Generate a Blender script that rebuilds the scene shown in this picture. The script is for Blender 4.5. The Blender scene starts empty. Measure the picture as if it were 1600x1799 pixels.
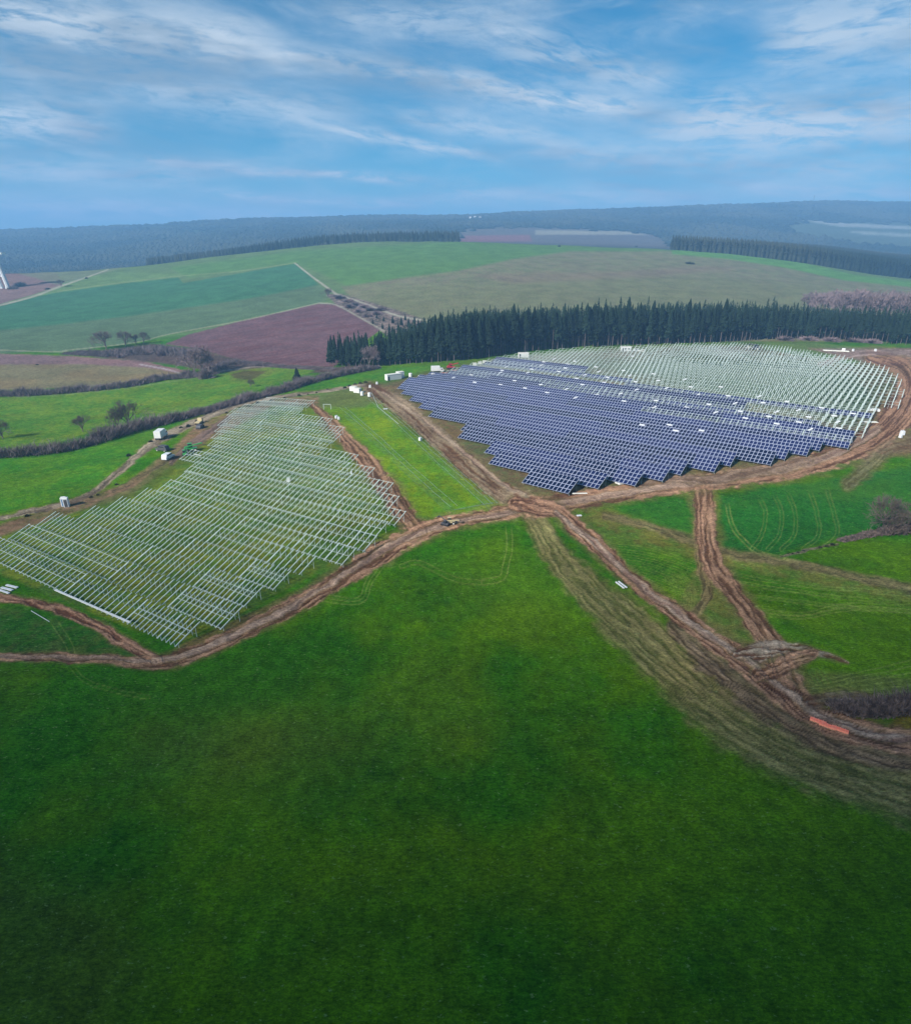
import bpy, bmesh, math, random
import numpy as np
from mathutils import Vector, Matrix
R = math.radians
random.seed(7); rng = np.random.default_rng(7)
scene = bpy.context.scene
C = scene.collection

# ------------------------------------------------------------------ camera
H = 60.0; PITCH = R(23.3); F = 1089.0
cam = bpy.data.cameras.new('camera'); camo = bpy.data.objects.new('camera', cam); C.objects.link(camo)
camo.location = (0, 0, H); camo.rotation_euler = (R(90) - PITCH, 0, 0)
cam.sensor_fit = 'HORIZONTAL'; cam.sensor_width = 36; cam.lens = 36 * F / 1600
cam.clip_start = 0.5; cam.clip_end = 20000
scene.camera = camo

# ------------------------------------------------------------------ light
SUN_EL = R(33); SUN_AZ_VEC = Vector((-0.72, -0.69))        # the sun stands behind the camera, to the left
sun_az = math.atan2(SUN_AZ_VEC.x, SUN_AZ_VEC.y)            # clockwise from +Y
sl = bpy.data.lights.new('sun', 'SUN'); so = bpy.data.objects.new('sun', sl); C.objects.link(so)
sl.energy = 4.8; sl.angle = R(3.2); sl.color = (1, .95, .87)
sd_ = Vector((math.sin(sun_az) * math.cos(SUN_EL), math.cos(sun_az) * math.cos(SUN_EL), math.sin(SUN_EL)))
so.rotation_euler = sd_.to_track_quat('Z', 'Y').to_euler()
vs = scene.view_settings
scene.display_settings.display_device = 'sRGB'
vs.view_transform = 'Standard'; vs.look = 'None'; vs.exposure = 0.68; vs.gamma = 1
scene.cycles.max_bounces = 6; scene.cycles.volume_bounces = 1; scene.cycles.transparent_max_bounces = 8
scene.cycles.use_denoising = True

# ------------------------------------------------------------------ node helper
class NT:
    def __init__(s, tree): s.t = tree; s.n = tree.nodes; s.l = tree.links
    def new(s, typ, **kw):
        n = s.n.new(typ)
        for k, v in kw.items():
            if hasattr(n, k): setattr(n, k, v)
        return n
    def link(s, a, b): s.l.new(a, b)
    def setin(s, sock, v):
        if hasattr(v, 'is_output'): s.l.new(v, sock)
        else: sock.default_value = v
    def m(s, op, a, b=0.0, c=None, clamp=False):
        n = s.n.new('ShaderNodeMath'); n.operation = op; n.use_clamp = clamp
        s.setin(n.inputs[0], a); s.setin(n.inputs[1], b)
        if c is not None: s.setin(n.inputs[2], c)
        return n.outputs[0]
    def mix(s, f, a, b, mode='MIX'):
        n = s.n.new('ShaderNodeMix'); n.data_type = 'RGBA'; n.blend_type = mode
        s.setin(n.inputs[0], f); s.setin(n.inputs[6], a); s.setin(n.inputs[7], b)
        return n.outputs[2]
    def noise(s, vec, scale, detail=4, rough=.5, dist=0):
        n = s.n.new('ShaderNodeTexNoise'); n.inputs['Scale'].default_value = scale
        n.inputs['Detail'].default_value = detail; n.inputs['Roughness'].default_value = rough
        n.inputs['Distortion'].default_value = dist
        if vec is not None: s.l.new(vec, n.inputs['Vector'])
        return n.outputs['Fac']
    def ramp(s, v, lo, hi, a=0., b=1.):
        n = s.n.new('ShaderNodeMapRange'); n.interpolation_type = 'SMOOTHSTEP'
        s.setin(n.inputs[0], v); s.setin(n.inputs[1], lo); s.setin(n.inputs[2], hi)
        s.setin(n.inputs[3], a); s.setin(n.inputs[4], b); return n.outputs[0]
    def comb(s, x, y, z=0.0):
        n = s.n.new('ShaderNodeCombineXYZ')
        s.setin(n.inputs[0], x); s.setin(n.inputs[1], y); s.setin(n.inputs[2], z); return n.outputs[0]

# ------------------------------------------------------------------ sky
world = bpy.data.worlds.new('World'); scene.world = world; world.use_nodes = True
w = NT(world.node_tree); w.n.clear()
out = w.new('ShaderNodeOutputWorld'); bg = w.new('ShaderNodeBackground')
sky = w.new('ShaderNodeTexSky'); sky.sky_type = 'NISHITA'; sky.sun_disc = False
sky.sun_elevation = SUN_EL; sky.sun_rotation = sun_az
sky.altitude = 400; sky.air_density = 1.0; sky.dust_density = 0.25; sky.ozone_density = 4.0
tc = w.new('ShaderNodeTexCoord'); sep = w.new('ShaderNodeSeparateXYZ'); w.link(tc.outputs['Generated'], sep.inputs[0])
az = w.m('MULTIPLY', w.m('ARCTAN2', sep.outputs[0], sep.outputs[1]), 57.2958)       # degrees right of +Y
el = w.m('MULTIPLY', w.m('ARCSINE', sep.outputs[2]), 57.2958)
def streak(a0, e0, a1, e1, width, strength, soft=1.0, seed=0.0, rag=1.0):
    """one cirrus band between two directions of the sky (degrees)"""
    L = math.hypot(a1 - a0, e1 - e0); ca, sa = (a1 - a0) / L, (e1 - e0) / L; ma, me = (a0 + a1) / 2, (e0 + e1) / 2
    da = w.m('SUBTRACT', az, ma); de = w.m('SUBTRACT', el, me)
    al = w.m('ADD', w.m('MULTIPLY', da, ca), w.m('MULTIPLY', de, sa))
    ac = w.m('SUBTRACT', w.m('MULTIPLY', de, ca), w.m('MULTIPLY', da, sa))
    nz = w.noise(w.comb(w.m('MULTIPLY', al, .09), w.m('MULTIPLY', ac, .25), seed), 1.0, 4, .6)
    ac2 = w.m('ADD', ac, w.m('MULTIPLY', w.m('SUBTRACT', nz, .5), (1.2 + width) * rag))
    # sharper below than above
    g = w.m('EXPONENT', w.m('MULTIPLY', w.m('POWER', w.m('ABSOLUTE', w.m('DIVIDE', ac2, width)), 1.6), -1.0))
    ends = w.ramp(w.m('ABSOLUTE', al), L * .28, L * .62, 1, 0)
    n2 = w.noise(w.comb(w.m('MULTIPLY', al, .35), w.m('MULTIPLY', ac, 1.6), seed + 3), 1.0, 6, .65, .4)
    body = w.ramp(n2, .32, .60, .22, 1.45)
    return w.m('MULTIPLY', w.m('MULTIPLY', g, ends), w.m('MULTIPLY', body, strength))
def sky_dir(px_, py_):   # heading and elevation, in degrees
    t = (899.5 - py_) / F; c, s_ = math.cos(PITCH), math.sin(PITCH); u = (px_ - 800) / F; yy = c + t * s_; zz = -s_ + t * c
    return math.degrees(math.atan2(u, yy)), math.degrees(math.atan2(zz, math.hypot(u, yy)))
bands = []
for j, (xa, ya, xb, yb, wd_, st_) in enumerate([(-120,5,480,92,1.25,.95),(400,82,820,142,.75,.70),(740,130,1180,200,.85,.75),(520,208,890,285,.45,.65),(190,280,760,318,.40,.85),
  (330,345,800,352,.45,.70),(-80,352,600,388,.8,.75),(1120,225,1680,205,1.9,.75),(840,50,1200,155,1.4,.50),(1330,75,1700,30,2.2,.55),(-90,200,210,232,2.0,.75),(730,345,1280,350,.75,.55),
  (1040,325,1260,350,.25,.60),(680,195,1010,250,.55,.45),(-80,300,400,302,.7,.60),(60,120,640,205,1.5,.45),(880,265,1660,300,.9,.55),(560,20,960,45,1.2,.38),(-80,110,420,150,1.0,.55),(1250,330,1700,345,.6,.6)]):
    bands.append((*sky_dir(xa, ya), *sky_dir(xb, yb), wd_, st_, 1, 1.7 * j))
tot = None
for b in bands:
    v = streak(*b[:6], 1.0, b[7])
    inv = w.m('SUBTRACT', 1.0, v, clamp=True)
    tot = inv if tot is None else w.m('MULTIPLY', tot, inv)
veil = w.noise(w.comb(w.m('MULTIPLY', az, .045), w.m('MULTIPLY', w.m('ADD', el, w.m('MULTIPLY', az, .25)), .16), 5.0), 1.0, 7, .62, .5)
veil2 = w.noise(w.comb(w.m('MULTIPLY', az, .12), w.m('MULTIPLY', el, .45), 15.0), 1.0, 6, .6, .8)
vv = w.m('ADD', w.ramp(veil, .38, .72, 0, .40), w.ramp(veil2, .46, .76, 0, .26))
cloud_or_blocker = w.m('SUBTRACT', 1.0, w.m('MULTIPLY', tot, w.m('SUBTRACT', 1.0, vv, clamp=True)), clamp=True)
# greyer undersides in the thicker low banks
grey = w.ramp(w.noise(w.comb(w.m('MULTIPLY', az, .06), w.m('MULTIPLY', el, .3), 8.0), 1.0, 4, .55), .42, .66)
ccol = w.mix(grey, (7.6, 8.5, 9.3, 1), (3.3, 4.4, 5.6, 1))
tint = w.mix(1.0, sky.outputs[0], (.11, .86, 1.06, 1), 'MULTIPLY')
hz = w.ramp(el, -1.0, 8.0, .6, 0.0)
tint = w.mix(hz, tint, (3.0, 5.6, 6.9, 1))
fin = w.mix(cloud_or_blocker, tint, ccol)
w.link(fin, bg.inputs[0]); bg.inputs[1].default_value = 0.055; w.link(bg.outputs[0], out.inputs[0])

# ------------------------------------------------------------------ terrain height
def py_z(py, Y):
    t = (899.5 - py) / F; c, s = math.cos(PITCH), math.sin(PITCH)
    return H + Y * (t * c - s) / (c + t * s)
COLS = {  # heading (horizon column): profile of (distance, height)
 -400: [(0,0),(130,0),(200,-4),(270,-10),(340,-12),(450,-8),(600,-4),(700,0),(900,22),(1100,5),(1300,-4),(1600,2),(3000,112),(3600,100),(6500,60)],
 0:    [(0,0),(150,0),(210,-5),(270,-10),(340,-12),(450,-8),(600,-3),(700,1),(900,py_z(477,900)),(1050,8),(1250,-4),(1600,3),(3000,py_z(405,3000)),(3600,100),(6500,60)],
 200:  [(0,0),(180,0),(230,-4),(300,-10),(380,-12),(460,-8),(600,0),(750,10),(950,py_z(468,950)),(1120,10),(1400,2),(1700,12),(3000,py_z(398,3000)),(3600,120),(6500,60)],
 400:  [(0,0),(210,0),(260,-3),(330,-8),(400,-10),(480,-5),(620,8),(800,25),(1000,py_z(443,1000)),(1180,26),(1500,26),(1800,50),(3100,py_z(388,3100)),(3700,140),(6500,60)],
 600:  [(0,0),(270,0),(350,-5),(420,-6),(500,2),(650,15),(850,42),(1050,py_z(422,1050)),(1250,50),(1700,66),(3200,py_z(380,3200)),(3800,160),(6500,60)],
 800:  [(0,0),(400,0),(480,4),(600,16),(800,40),(1050,py_z(421,1050)),(1250,54),(1700,76),(3200,py_z(379,3200)),(3800,165),(6500,60)],
 1000: [(0,0),(430,0),(500,4),(600,14),(800,39),(1050,py_z(429,1050)),(1250,48),(1700,66),(3200,py_z(370,3200)),(3800,185),(6500,60)],
 1200: [(0,0),(430,0),(500,3),(600,10),(800,31),(1000,py_z(436,1000)),(1200,44),(1500,46),(2000,70),(3200,py_z(362,3200)),(3800,200),(6500,60)],
 1400: [(0,0),(430,0),(500,2),(600,6),(800,24),(950,py_z(457,950)),(1100,34),(1400,42),(1700,30),(2200,90),(3400,py_z(353,3400)),(4000,230),(6500,60)],
 1600: [(0,0),(430,0),(600,2),(800,13),(900,py_z(491,900)),(1050,12),(1300,18),(1600,12),(2200,80),(3400,py_z(355,3400)),(4000,230),(6500,60)],
 2000: [(0,0),(430,0),(600,0),(800,0),(900,0),(1050,-5),(1300,5),(1600,10),(2200,70),(3400,240),(4000,210),(6500,60)]}
HY = np.arange(0, 6600, 10.0); cu = np.array([(c - 800) / 1186.0 for c in COLS])
prof = np.array([np.interp(HY, [q[0] for q in v], [q[1] for q in v]) for v in COLS.values()])
def gsm(a, sg):
    k = np.exp(-.5 * (np.arange(-3 * sg, 3 * sg + 1) / sg) ** 2); k /= k.sum()
    p = np.pad(a, ((0, 0), (3 * sg, 3 * sg)), mode='edge'); return np.array([np.convolve(r, k, 'valid') for r in p])
sm_ = gsm(prof, 3)
sm2 = gsm(prof, 7); wgt = np.clip((HY - 1300) / 500, 0, 1)[None]
prof = sm_ * (1 - wgt) + sm2 * wgt
HU = np.linspace(cu[0], cu[-1], 241)
tab = np.array([np.interp(HU, cu, prof[:, j]) for j in range(len(HY))]).T
tab = gsm(tab.T.copy(), 5).T
RN = rng.random((256, 256))
def vnoise(x, y):
    xi = np.floor(x).astype(int); yi = np.floor(y).astype(int); fx = x - xi; fy = y - yi
    fx = fx * fx * (3 - 2 * fx); fy = fy * fy * (3 - 2 * fy)
    a = RN[xi & 255, yi & 255]; b = RN[(xi + 1) & 255, yi & 255]; c = RN[xi & 255, (yi + 1) & 255]; d = RN[(xi + 1) & 255, (yi + 1) & 255]
    return (a * (1 - fx) + b * fx) * (1 - fy) + (c * (1 - fx) + d * fx) * fy
def fbm(x, y, o=4):
    s = 0; a = .5; t = 0
    for i in range(o): s = s + a * vnoise(x * 2 ** i + 17.3 * i, y * 2 ** i + 5.1 * i); t += a; a *= .55
    return s / t
def height(X, Y):
    X = np.asarray(X, float); Y = np.asarray(Y, float)
    Ys = np.maximum(Y, 1.0); u = np.where(Y > 1, X / Ys, 0)
    fu = np.clip((u - HU[0]) / (HU[1] - HU[0]), 0, len(HU) - 1.001); fy = np.clip(np.maximum(Y, 0) / 10, 0, len(HY) - 1.001)
    i = fu.astype(int); j = fy.astype(int); a = fu - i; b = fy - j
    z = (tab[i, j] * (1 - a) + tab[i + 1, j] * a) * (1 - b) + (tab[i, j + 1] * (1 - a) + tab[i + 1, j + 1] * a) * b
    far = np.clip((Y - 450) / 800, 0, 1)
    return z + (fbm(X / 60, Y / 60, 3) - .5) * .9 * np.clip((Y - 30) / 100, 0, 1) * (1 + far * 3) + (fbm(X / 300, Y / 300, 3) - .5) * 16 * np.clip((Y - 1300) / 800, 0, 1)
cP, sP = math.cos(PITCH), math.sin(PITCH)
def proj(X, Y, Z):
    dz = Z - H; dep = Y * cP - dz * sP; up = dz * cP + Y * sP
    dep = np.where(dep > 1, dep, 1); return 800 + F * X / dep, 899.5 - F * up / dep
KK = np.concatenate([np.arange(25, 700, 2.0), np.arange(700, 5000, 10.0)])
def at(px, py):
    """the point of the terrain seen at this place of the photograph"""
    t = (899.5 - py) / F; u = (px - 800) / F; d = np.array([u, cP + t * sP, -sP + t * cP])
    P = KK[:, None] * d; g = height(P[:, 0], P[:, 1]) - (P[:, 2] + H)
    i = int(np.argmax(g > 0))
    if g[i] <= 0: i = len(KK) - 1
    if i == 0: i = 1
    lo, hi = KK[i - 1], KK[i]
    for _ in range(18):
        m = (lo + hi) / 2; q = m * d
        if height(q[0], q[1]) > q[2] + H: hi = m
        else: lo = m
    q = hi * d; return Vector((q[0], q[1], float(height(q[0], q[1]))))

# ------------------------------------------------------------------ distance helpers (vectorised)
def sdist_poly(px, py, poly):
    """signed distance, positive inside"""
    P = np.array(poly, float); inside = np.zeros(px.shape, bool); d2 = np.full(px.shape, 1e18)
    for k in range(len(P)):
        x0, y0 = P[k]; x1, y1 = P[(k + 1) % len(P)]
        ex, ey = x1 - x0, y1 - y0; L = ex * ex + ey * ey + 1e-9
        t = np.clip(((px - x0) * ex + (py - y0) * ey) / L, 0, 1)
        d2 = np.minimum(d2, (px - x0 - t * ex) ** 2 + (py - y0 - t * ey) ** 2)
        cr = ((y0 > py) != (y1 > py)) & (px < ex * (py - y0) / (ey if abs(ey) > 1e-9 else 1e-9) + x0); inside ^= cr
    d = np.sqrt(d2); return np.where(inside, d, -d)
def line_dist(px, py, line):
    """signed offset / half width, arc length along, raw offset"""
    P = np.array([q[:2] for q in line], float); W = np.array([q[2] for q in line], float)
    # smooth the polyline
    t = np.arange(len(P)); tt = np.linspace(0, len(P) - 1, (len(P) - 1) * 4 + 1)
    def cr(V):
        V = np.vstack([2 * V[0] - V[1], V, 2 * V[-1] - V[-2]]); o = []
        for x in tt:
            i = min(int(x), len(P) - 2); f = x - i; a, b, c, d = V[i], V[i + 1], V[i + 2], V[i + 3]
            o.append(.5 * ((2 * b) + (c - a) * f + (2 * a - 5 * b + 4 * c - d) * f * f + (3 * b - a - 3 * c + d) * f ** 3))
        return np.array(o)
    if len(P) > 2: P = cr(P)
    else: P = np.array([P[0] + (P[1] - P[0]) * x for x in tt])
    W = np.interp(tt, t, W)
    best = np.full(px.shape, 1e18); off = np.zeros(px.shape); ar = np.zeros(px.shape); wd = np.ones(px.shape); acc = 0
    for k in range(len(P) - 1):
        x0, y0 = P[k]; ex, ey = P[k + 1] - P[k]; L = math.hypot(ex, ey) + 1e-9
        t = np.clip(((px - x0) * ex + (py - y0) * ey) / L ** 2, 0, 1)
        dx = px - x0 - t * ex; dy = py - y0 - t * ey; d = dx * dx + dy * dy; m = d < best
        best = np.where(m, d, best); sg = np.sign(ex * dy - ey * dx)
        off = np.where(m, sg * np.sqrt(d), off); ar = np.where(m, acc + t * L, ar); wd = np.where(m, W[k] + (W[k + 1] - W[k]) * t, wd); acc += L
    return off / wd, ar, off
def sst(x, a, b): t = np.clip((x - a) / (b - a), 0, 1); return t * t * (3 - 2 * t)

# ------------------------------------------------------------------ ground grid
def sp(r): return r * r / (F * H)
rows = [-600, -300, -120, -40, 0, 15, 24]
y = 28.0
while y < 6400:
    k = 4.5 if y < 75 else (2.4 if y < 115 else 1.7)
    st = sp(y) * k
    if y > 330: st = min(st, 2.6)
    if y > 1110: st = 14 + (y - 1110) / 60
    y += st; rows.append(y)
rows = np.array(rows)
um = 0.80; fine_ = np.linspace(um + .0034, 1.34, 160)
cols = np.concatenate([-np.geomspace(7, 1.40, 12), -fine_[::-1], np.linspace(-um, um, 1060), fine_, np.geomspace(1.40, 7, 12)])
GY, GU = np.meshgrid(rows, cols, indexing='ij')
GX = GU * np.maximum(np.abs(GY), 28)
GX = np.where(GY < 28, GU * 28 * np.where(np.abs(GU) > 1.35, 6, 1), GX)
nr, nc = GX.shape
X = GX.ravel(); Y = GY.ravel(); Z = height(X, Y)
px, py = proj(X, Y, Z)
near = Y > 27
lvl = np.clip(500 / np.maximum(Y, 30), .5, 5)
wx = (fbm(X / 4, Y / 4, 3) - .5) * 2 * lvl; wy = (fbm(X / 4 + 90, Y / 4 + 31, 3) - .5) * 2 * lvl
qx = px + wx; qy = py + wy
hillm = Y < 1110
def C3(*a): return np.array(a, float)
col = np.zeros((len(X), 3)); 
n_big = fbm(X / 45, Y / 45, 4); n_mid = fbm(X / 9, Y / 9, 4); n_sm = fbm(X / 1.6, Y / 1.6, 3)
base_a = C3(.028, .130, .003); base_b = C3(.080, .175, .002)
f_ = sst(n_big * .6 + n_mid * .4, .36, .64)[:, None]
col[:] = base_a * (1 - f_) + base_b * f_
col *= (0.72 + .56 * n_sm)[:, None]
mud = np.zeros(len(X)); plough = np.zeros(len(X)); bump = np.zeros(len(X))
def blend(mask, c, noise=0.0, c2=None):
    global col
    cc = np.array(c, float)[None]
    if c2 is not None: g = sst(n_mid * .5 + n_sm * .5, .38, .62)[:, None]; cc = cc * (1 - g) + np.array(c2, float)[None] * g
    if noise: cc = cc * (1 - noise / 2 + noise * n_sm)[:, None]
    m = mask[:, None]; col[:] = col * (1 - m) + cc * m
def zone(poly, soft=2.0, vis=None, raw=False):
    a, b = (px, py) if raw else (qx, qy)
    P = np.array(poly); lo = P.min(0) - soft - 12; hi = P.max(0) + soft + 12
    sel = near & (a > lo[0]) & (a < hi[0]) & (b > lo[1]) & (b < hi[1]) & (hillm if vis is None else vis)
    m = np.zeros(len(X)); i = np.nonzero(sel)[0]
    if len(i): m[i] = sst(sdist_poly(a[i], b[i], poly), -soft, soft)
    return m
# pastures of the hill behind (Y 430..1110)
hb = sst(Y, 470, 520) * 1.0
blend(hb * hillm, (.105, .165, .060), .15)
stripe = fbm(px / 40, py / 2.2, 3)
blend(zone([(-80,545),(0,538),(100,512),(200,499),(312,486),(322,497),(420,480),(520,462),(575,514),(560,532),(300,586),(235,602),(130,616),(-80,622)], .8), (.050, .145, .068), .2)
blend(zone([(-80,588),(100,570),(220,556),(330,540),(440,524),(560,500),(585,520),(560,532),(300,586),(235,602),(130,616),(-80,622)], 2.5) * .8, (.105, .150, .075), .2)
blend(zone([(-80,520),(60,505),(200,478),(330,480),(316,487),(200,500),(100,514),(-80,547)], 1) * .8, (.12, .20, .065), .2)
blend(zone([(300,470),(520,440),(800,424),(1180,440),(1180,470),(830,478),(700,492),(610,502),(560,478),(520,462),(330,487)], 4) * .8, (.085, .185, .045), .2)
blend(zone([(600,504),(700,489),(800,476),(900,455),(1000,441),(1180,441),(1300,453),(1400,473),(1500,489),(1640,505),(1700,560),(1500,600),(700,600),(620,530)], 3), (.175, .160, .095), .25, (.15, .165, .08))
blend(zone([(620,512),(900,490),(1100,484),(1300,492),(1600,520),(1600,600),(750,575)], 6) * (.35 + .5 * stripe), (.150, .160, .075), .2)
blend(zone([(1180,434),(1300,446),(1400,459),(1500,482),(1640,499),(1640,508),(1480,492),(1380,470),(1280,455),(1180,446)], 2.2), (.10, .22, .05), .1)
blend(zone([(830,482),(1060,478),(1250,466),(1320,470),(1150,486),(900,498)], 5) * .5, (.19, .135, .10), .2)
blend(zone([(-80,478),(20,478),(100,479),(110,500),(60,517),(0,534),(-80,540)], 1.5), (.19, .12, .11), .3)
blend(zone([(20,478),(180,474),(240,464),(160,485),(100,500),(60,487)], 2) * .8, (.15, .17, .10), .2)
PL = zone([(290,604),(330,588),(430,562),(560,533),(592,535),(640,560),(668,580),(640,600),(585,645),(520,642),(450,640),(400,628),(345,612)], 1.0)
blend(PL, (.145, .080, .086), .5); plough = np.maximum(plough, PL)
fur = fbm(px / 60, (py + px * .16) / 1.8, 2); blend(PL * sst(fur, .5, .7) * .5, (.13, .05, .05))
scrub = zone([(572,516),(600,516),(700,545),(748,562),(735,575),(680,590),(640,562),(592,537)], 2)
blend(scrub, (.090, .075, .060), 1.0, (.20, .15, .13))
blend(zone([(270,604),(345,612),(400,628),(500,642),(590,645),(640,640),(620,655),(380,655),(300,640),(120,622),(200,612)], 2), (.085, .060, .055), .9)
blend(zone([(-80,619),(100,624),(250,634),(330,652),(300,656),(180,642),(-80,642)], 1.5), (.20, .125, .125), .6); 
blend(zone([(-80,640),(150,640),(260,646),(318,656),(180,678),(-80,690)], 1.5), (.185, .160, .085), .4)
blend(zone([(-80,694),(0,694),(200,680),(380,656),(490,642),(560,648),(520,664),(430,692),(340,722),(200,748),(60,790),(-80,800)], 1.5), (.075, .195, .018), .35, (.12, .205, .02))
blend(zone([(405,658),(430,651),(470,652),(440,668),(412,664)], 1.2), (.045, .035, .022), .6)
blend(zone([(400,652),(430,646),(485,647),(475,660),(440,672),(405,668)], 2.5) * .4, (.14, .15, .03), .6)
blend(zone([(-80,810),(60,790),(200,755),(400,702),(560,668),(640,652),(760,640),(800,642),(750,655),(640,680),(540,700),(400,722),(300,760),(200,850),(100,880),(-80,920)], 3) * .8, (.045, .185, .012), .3, (.075, .19, .012))
# middle green strip and its yellower heart
blend(zone([(555,722),(600,700),(660,690),(700,740),(800,820),(890,890),(860,905),(770,912),(730,905),(690,850),(640,790),(590,745)], 6) * .95, (.165, .27, .010), .4, (.095, .22, .012))
blend(zone([(420,720),(520,700),(620,680),(670,700),(640,715),(560,718)], 4) * .8, (.12, .15, .05), .4)
# under the racks
blend(zone([(-40,940),(140,880),(320,800),(460,712),(560,715),(620,800),(690,915),(600,985),(320,1130),(230,1105),(0,1010)], 6) * .9, (.165, .205, .022), .5, (.075, .150, .022))
# under and around the blue panels: trodden brown soil
arr = zone([(650,680),(760,650),(900,626),(1100,610),(1330,604),(1600,625),(1700,650),(1700,800),(1540,800),(1400,838),(1200,862),(1000,880),(920,880),(850,840),(760,760)], 8)
blend(arr * .85, (.17, .105, .065), .7, (.10, .105, .045))
blend(zone([(1000,640),(1200,625),(1400,630),(1500,660),(1540,700),(1500,740),(1350,720),(1200,680)], 12) * .85, (.055, .11, .045), .5)
blend(zone([(1340,602),(1430,602),(1560,615),(1500,640),(1400,625),(1340,612)], 2) * .9, (.10, .17, .05), .4)
blend(zone([(1420,612),(1700,612),(1700,660),(1600,655),(1540,640),(1470,625)], 3) * .9, (.18, .105, .095), .9, (.26, .18, .16))
blend(zone([(1550,642),(1640,640),(1640,668),(1600,664)], 2), (.05, .19, .03), .3)
# worn brown ground along the racks' edges
blend(zone([(330,1130),(420,1085),(540,1030),(640,975),(700,935),(730,945),(680,985),(560,1055),(430,1115),(350,1150),(300,1160)], 5) * .75, (.17, .12, .045), .8, (.10, .10, .03))
blend(zone([(-40,935),(100,890),(220,850),(300,790),(345,745),(470,700),(560,695),(560,712),(480,712),(340,790),(230,870),(130,900),(-40,955)], 4) * .9, (.15, .13, .055), .9, (.22, .13, .085))
blend(zone([(300,800),(345,770),(360,790),(320,815),(280,850),(180,900),(130,900),(230,860)], 3) * .6, (.07, .12, .02), .5)
blend(zone([(560,735),(600,760),(660,830),(710,900),(740,915),(735,940),(700,930),(660,860),(610,790),(560,750)], 5) * .7, (.15, .11, .05), .8)
blend(zone([(700,700),(800,770),(900,860),(930,885),(900,895),(840,850),(760,780),(690,720)], 5) * .8, (.20, .16, .075), .6, (.14, .12, .05))
blend(zone([(-60,1060),(60,1075),(180,1115),(260,1160),(-60,1160)], 8) * .8, (.030, .115, .012), .5, (.06, .09, .02))
# tracked meadows on the right
blend(zone([(1020,890),(1080,895),(1225,945),(1260,960),(1600,1030),(1700,1040),(1700,1075),(1480,1040),(1300,1000),(1225,985),(1060,940)], 10) * .9, (.165, .165, .035), .7, (.09, .15, .022))
blend(zone([(1180,1090),(1230,980),(1262,1000),(1335,1110),(1330,1150),(1260,1120)], 6) * .9, (.15, .16, .035), .7, (.08, .14, .022))
blend(zone([(1400,1180),(1600,1190),(1600,1230),(1460,1240),(1410,1225)], 8) * .8, (.11, .13, .03), .6)
blend(zone([(1120,884),(1220,872),(1225,945),(1080,895)], 6) * .6, (.028, .14, .018), .3)
blend(zone([(1262,870),(1500,835),(1700,800),(1700,930),(1540,930),(1360,975),(1272,965)], 6) * .7, (.018, .125, .020), .3)
blend(zone([(1560,1275),(1600,1245),(1700,1230),(1700,1300),(1600,1292)], 5), (.15, .13, .015), .6)
blend(zone([(780,1000),(900,985),(1000,1010),(1010,1060),(900,1100),(780,1050)], 40) * .45, (.07, .175, .008), .3)
blend(zone([(200,1230),(800,1180),(900,1300),(500,1420),(250,1380)], 90) * .35, (.060, .120, .012), .3)

blend(zone([(-60,1480),(160,1560),(260,1700),(200,1850),(-60,1850)], 80) * .55, (.080, .095, .012), .4)
blend(zone([(250,1290),(520,1250),(640,1310),(420,1370),(240,1350)], 40) * .35, (.085, .115, .014), .3)
# wheel lines in the grass
def lines(pts, n, gap, hw, c, k=.6):
    ld, ar, off = line_dist(*sel_xy, [(p[0], p[1], 1) for p in pts])
    return ld
def subset(line, marg):
    P = np.array([q[:2] for q in line]); lo = P.min(0) - marg; hi = P.max(0) + marg
    return np.nonzero(near & hillm & (px > lo[0]) & (px < hi[0]) & (py > lo[1]) & (py < hi[1]))[0]
def wheel(line, offs, hw, c, k=.6):
    L = [(q[0], q[1], 1) for q in line]; i = subset(L, max(map(abs, offs)) + 8)
    ld, ar, off = line_dist(px[i] + wx[i] * .3, py[i] + wy[i] * .3, L)
    m = np.zeros(len(i)); jit = (vnoise(ar / 30, ar * 0) - .5) * 3
    for o in offs: m = np.maximum(m, 1 - sst(np.abs(off - o + jit * .4), hw * .4, hw * 1.3))
    n = len(L); endf = sst(ar, 0, 20)
    m *= k * 1.2 * (.45 + .8 * vnoise(ar / 6, off / 3)) * endf
    m = np.clip(m, 0, 1)[:, None]; col[i] = col[i] * (1 - m) + np.array(c)[None] * m
lt = (.20, .26, .06)
blend(zone([(960,905),(1040,900),(1120,930),(1160,960),(1080,955),(1110,1010),(1200,1080),(1150,1060),(1060,990)], 8) * .7, (.15, .16, .035), .8, (.08, .14, .02))
wheel([(893,920),(896,960),(888,995),(880,1015),(850,1022)], [-5, 5], 1.3, lt, .6)
wheel([(860,1025),(800,1018),(740,990),(705,995)], [-4, 4], 1.3, lt, .4)
wheel([(690,965),(650,1020),(630,1055),(560,1050)], [-6, 0, 6], 1.3, lt, .45)
wheel([(120,1165),(150,1195),(200,1215),(260,1225)], [-4, 3], 1.2, lt, .35)
wheel([(90,1085),(120,1130),(128,1155)], [-6, 6], 1.1, lt, .4)
wheel([(1275,880),(1290,930),(1330,970),(1375,980)], [-3, 3], 1.2, lt, .7)
for dx in (0, 28, 52, 90, 120): wheel([(1330 + dx, 870 - dx * .15), (1345 + dx, 900), (1338 + dx * 1.1, 940), (1320 + dx, 965)], [-3, 3], 1.1, lt, .38)
for k_, (ya, yb) in enumerate([(1010, 1045), (1022, 1060), (1040, 1075), (1062, 1070), (1068, 1078)]):
    wheel([(1290, ya), (1400, ya + 18), (1500, yb - 8), (1700, yb + 6)], [-2.5, 2.5], 1.2, lt, .45)
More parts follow.
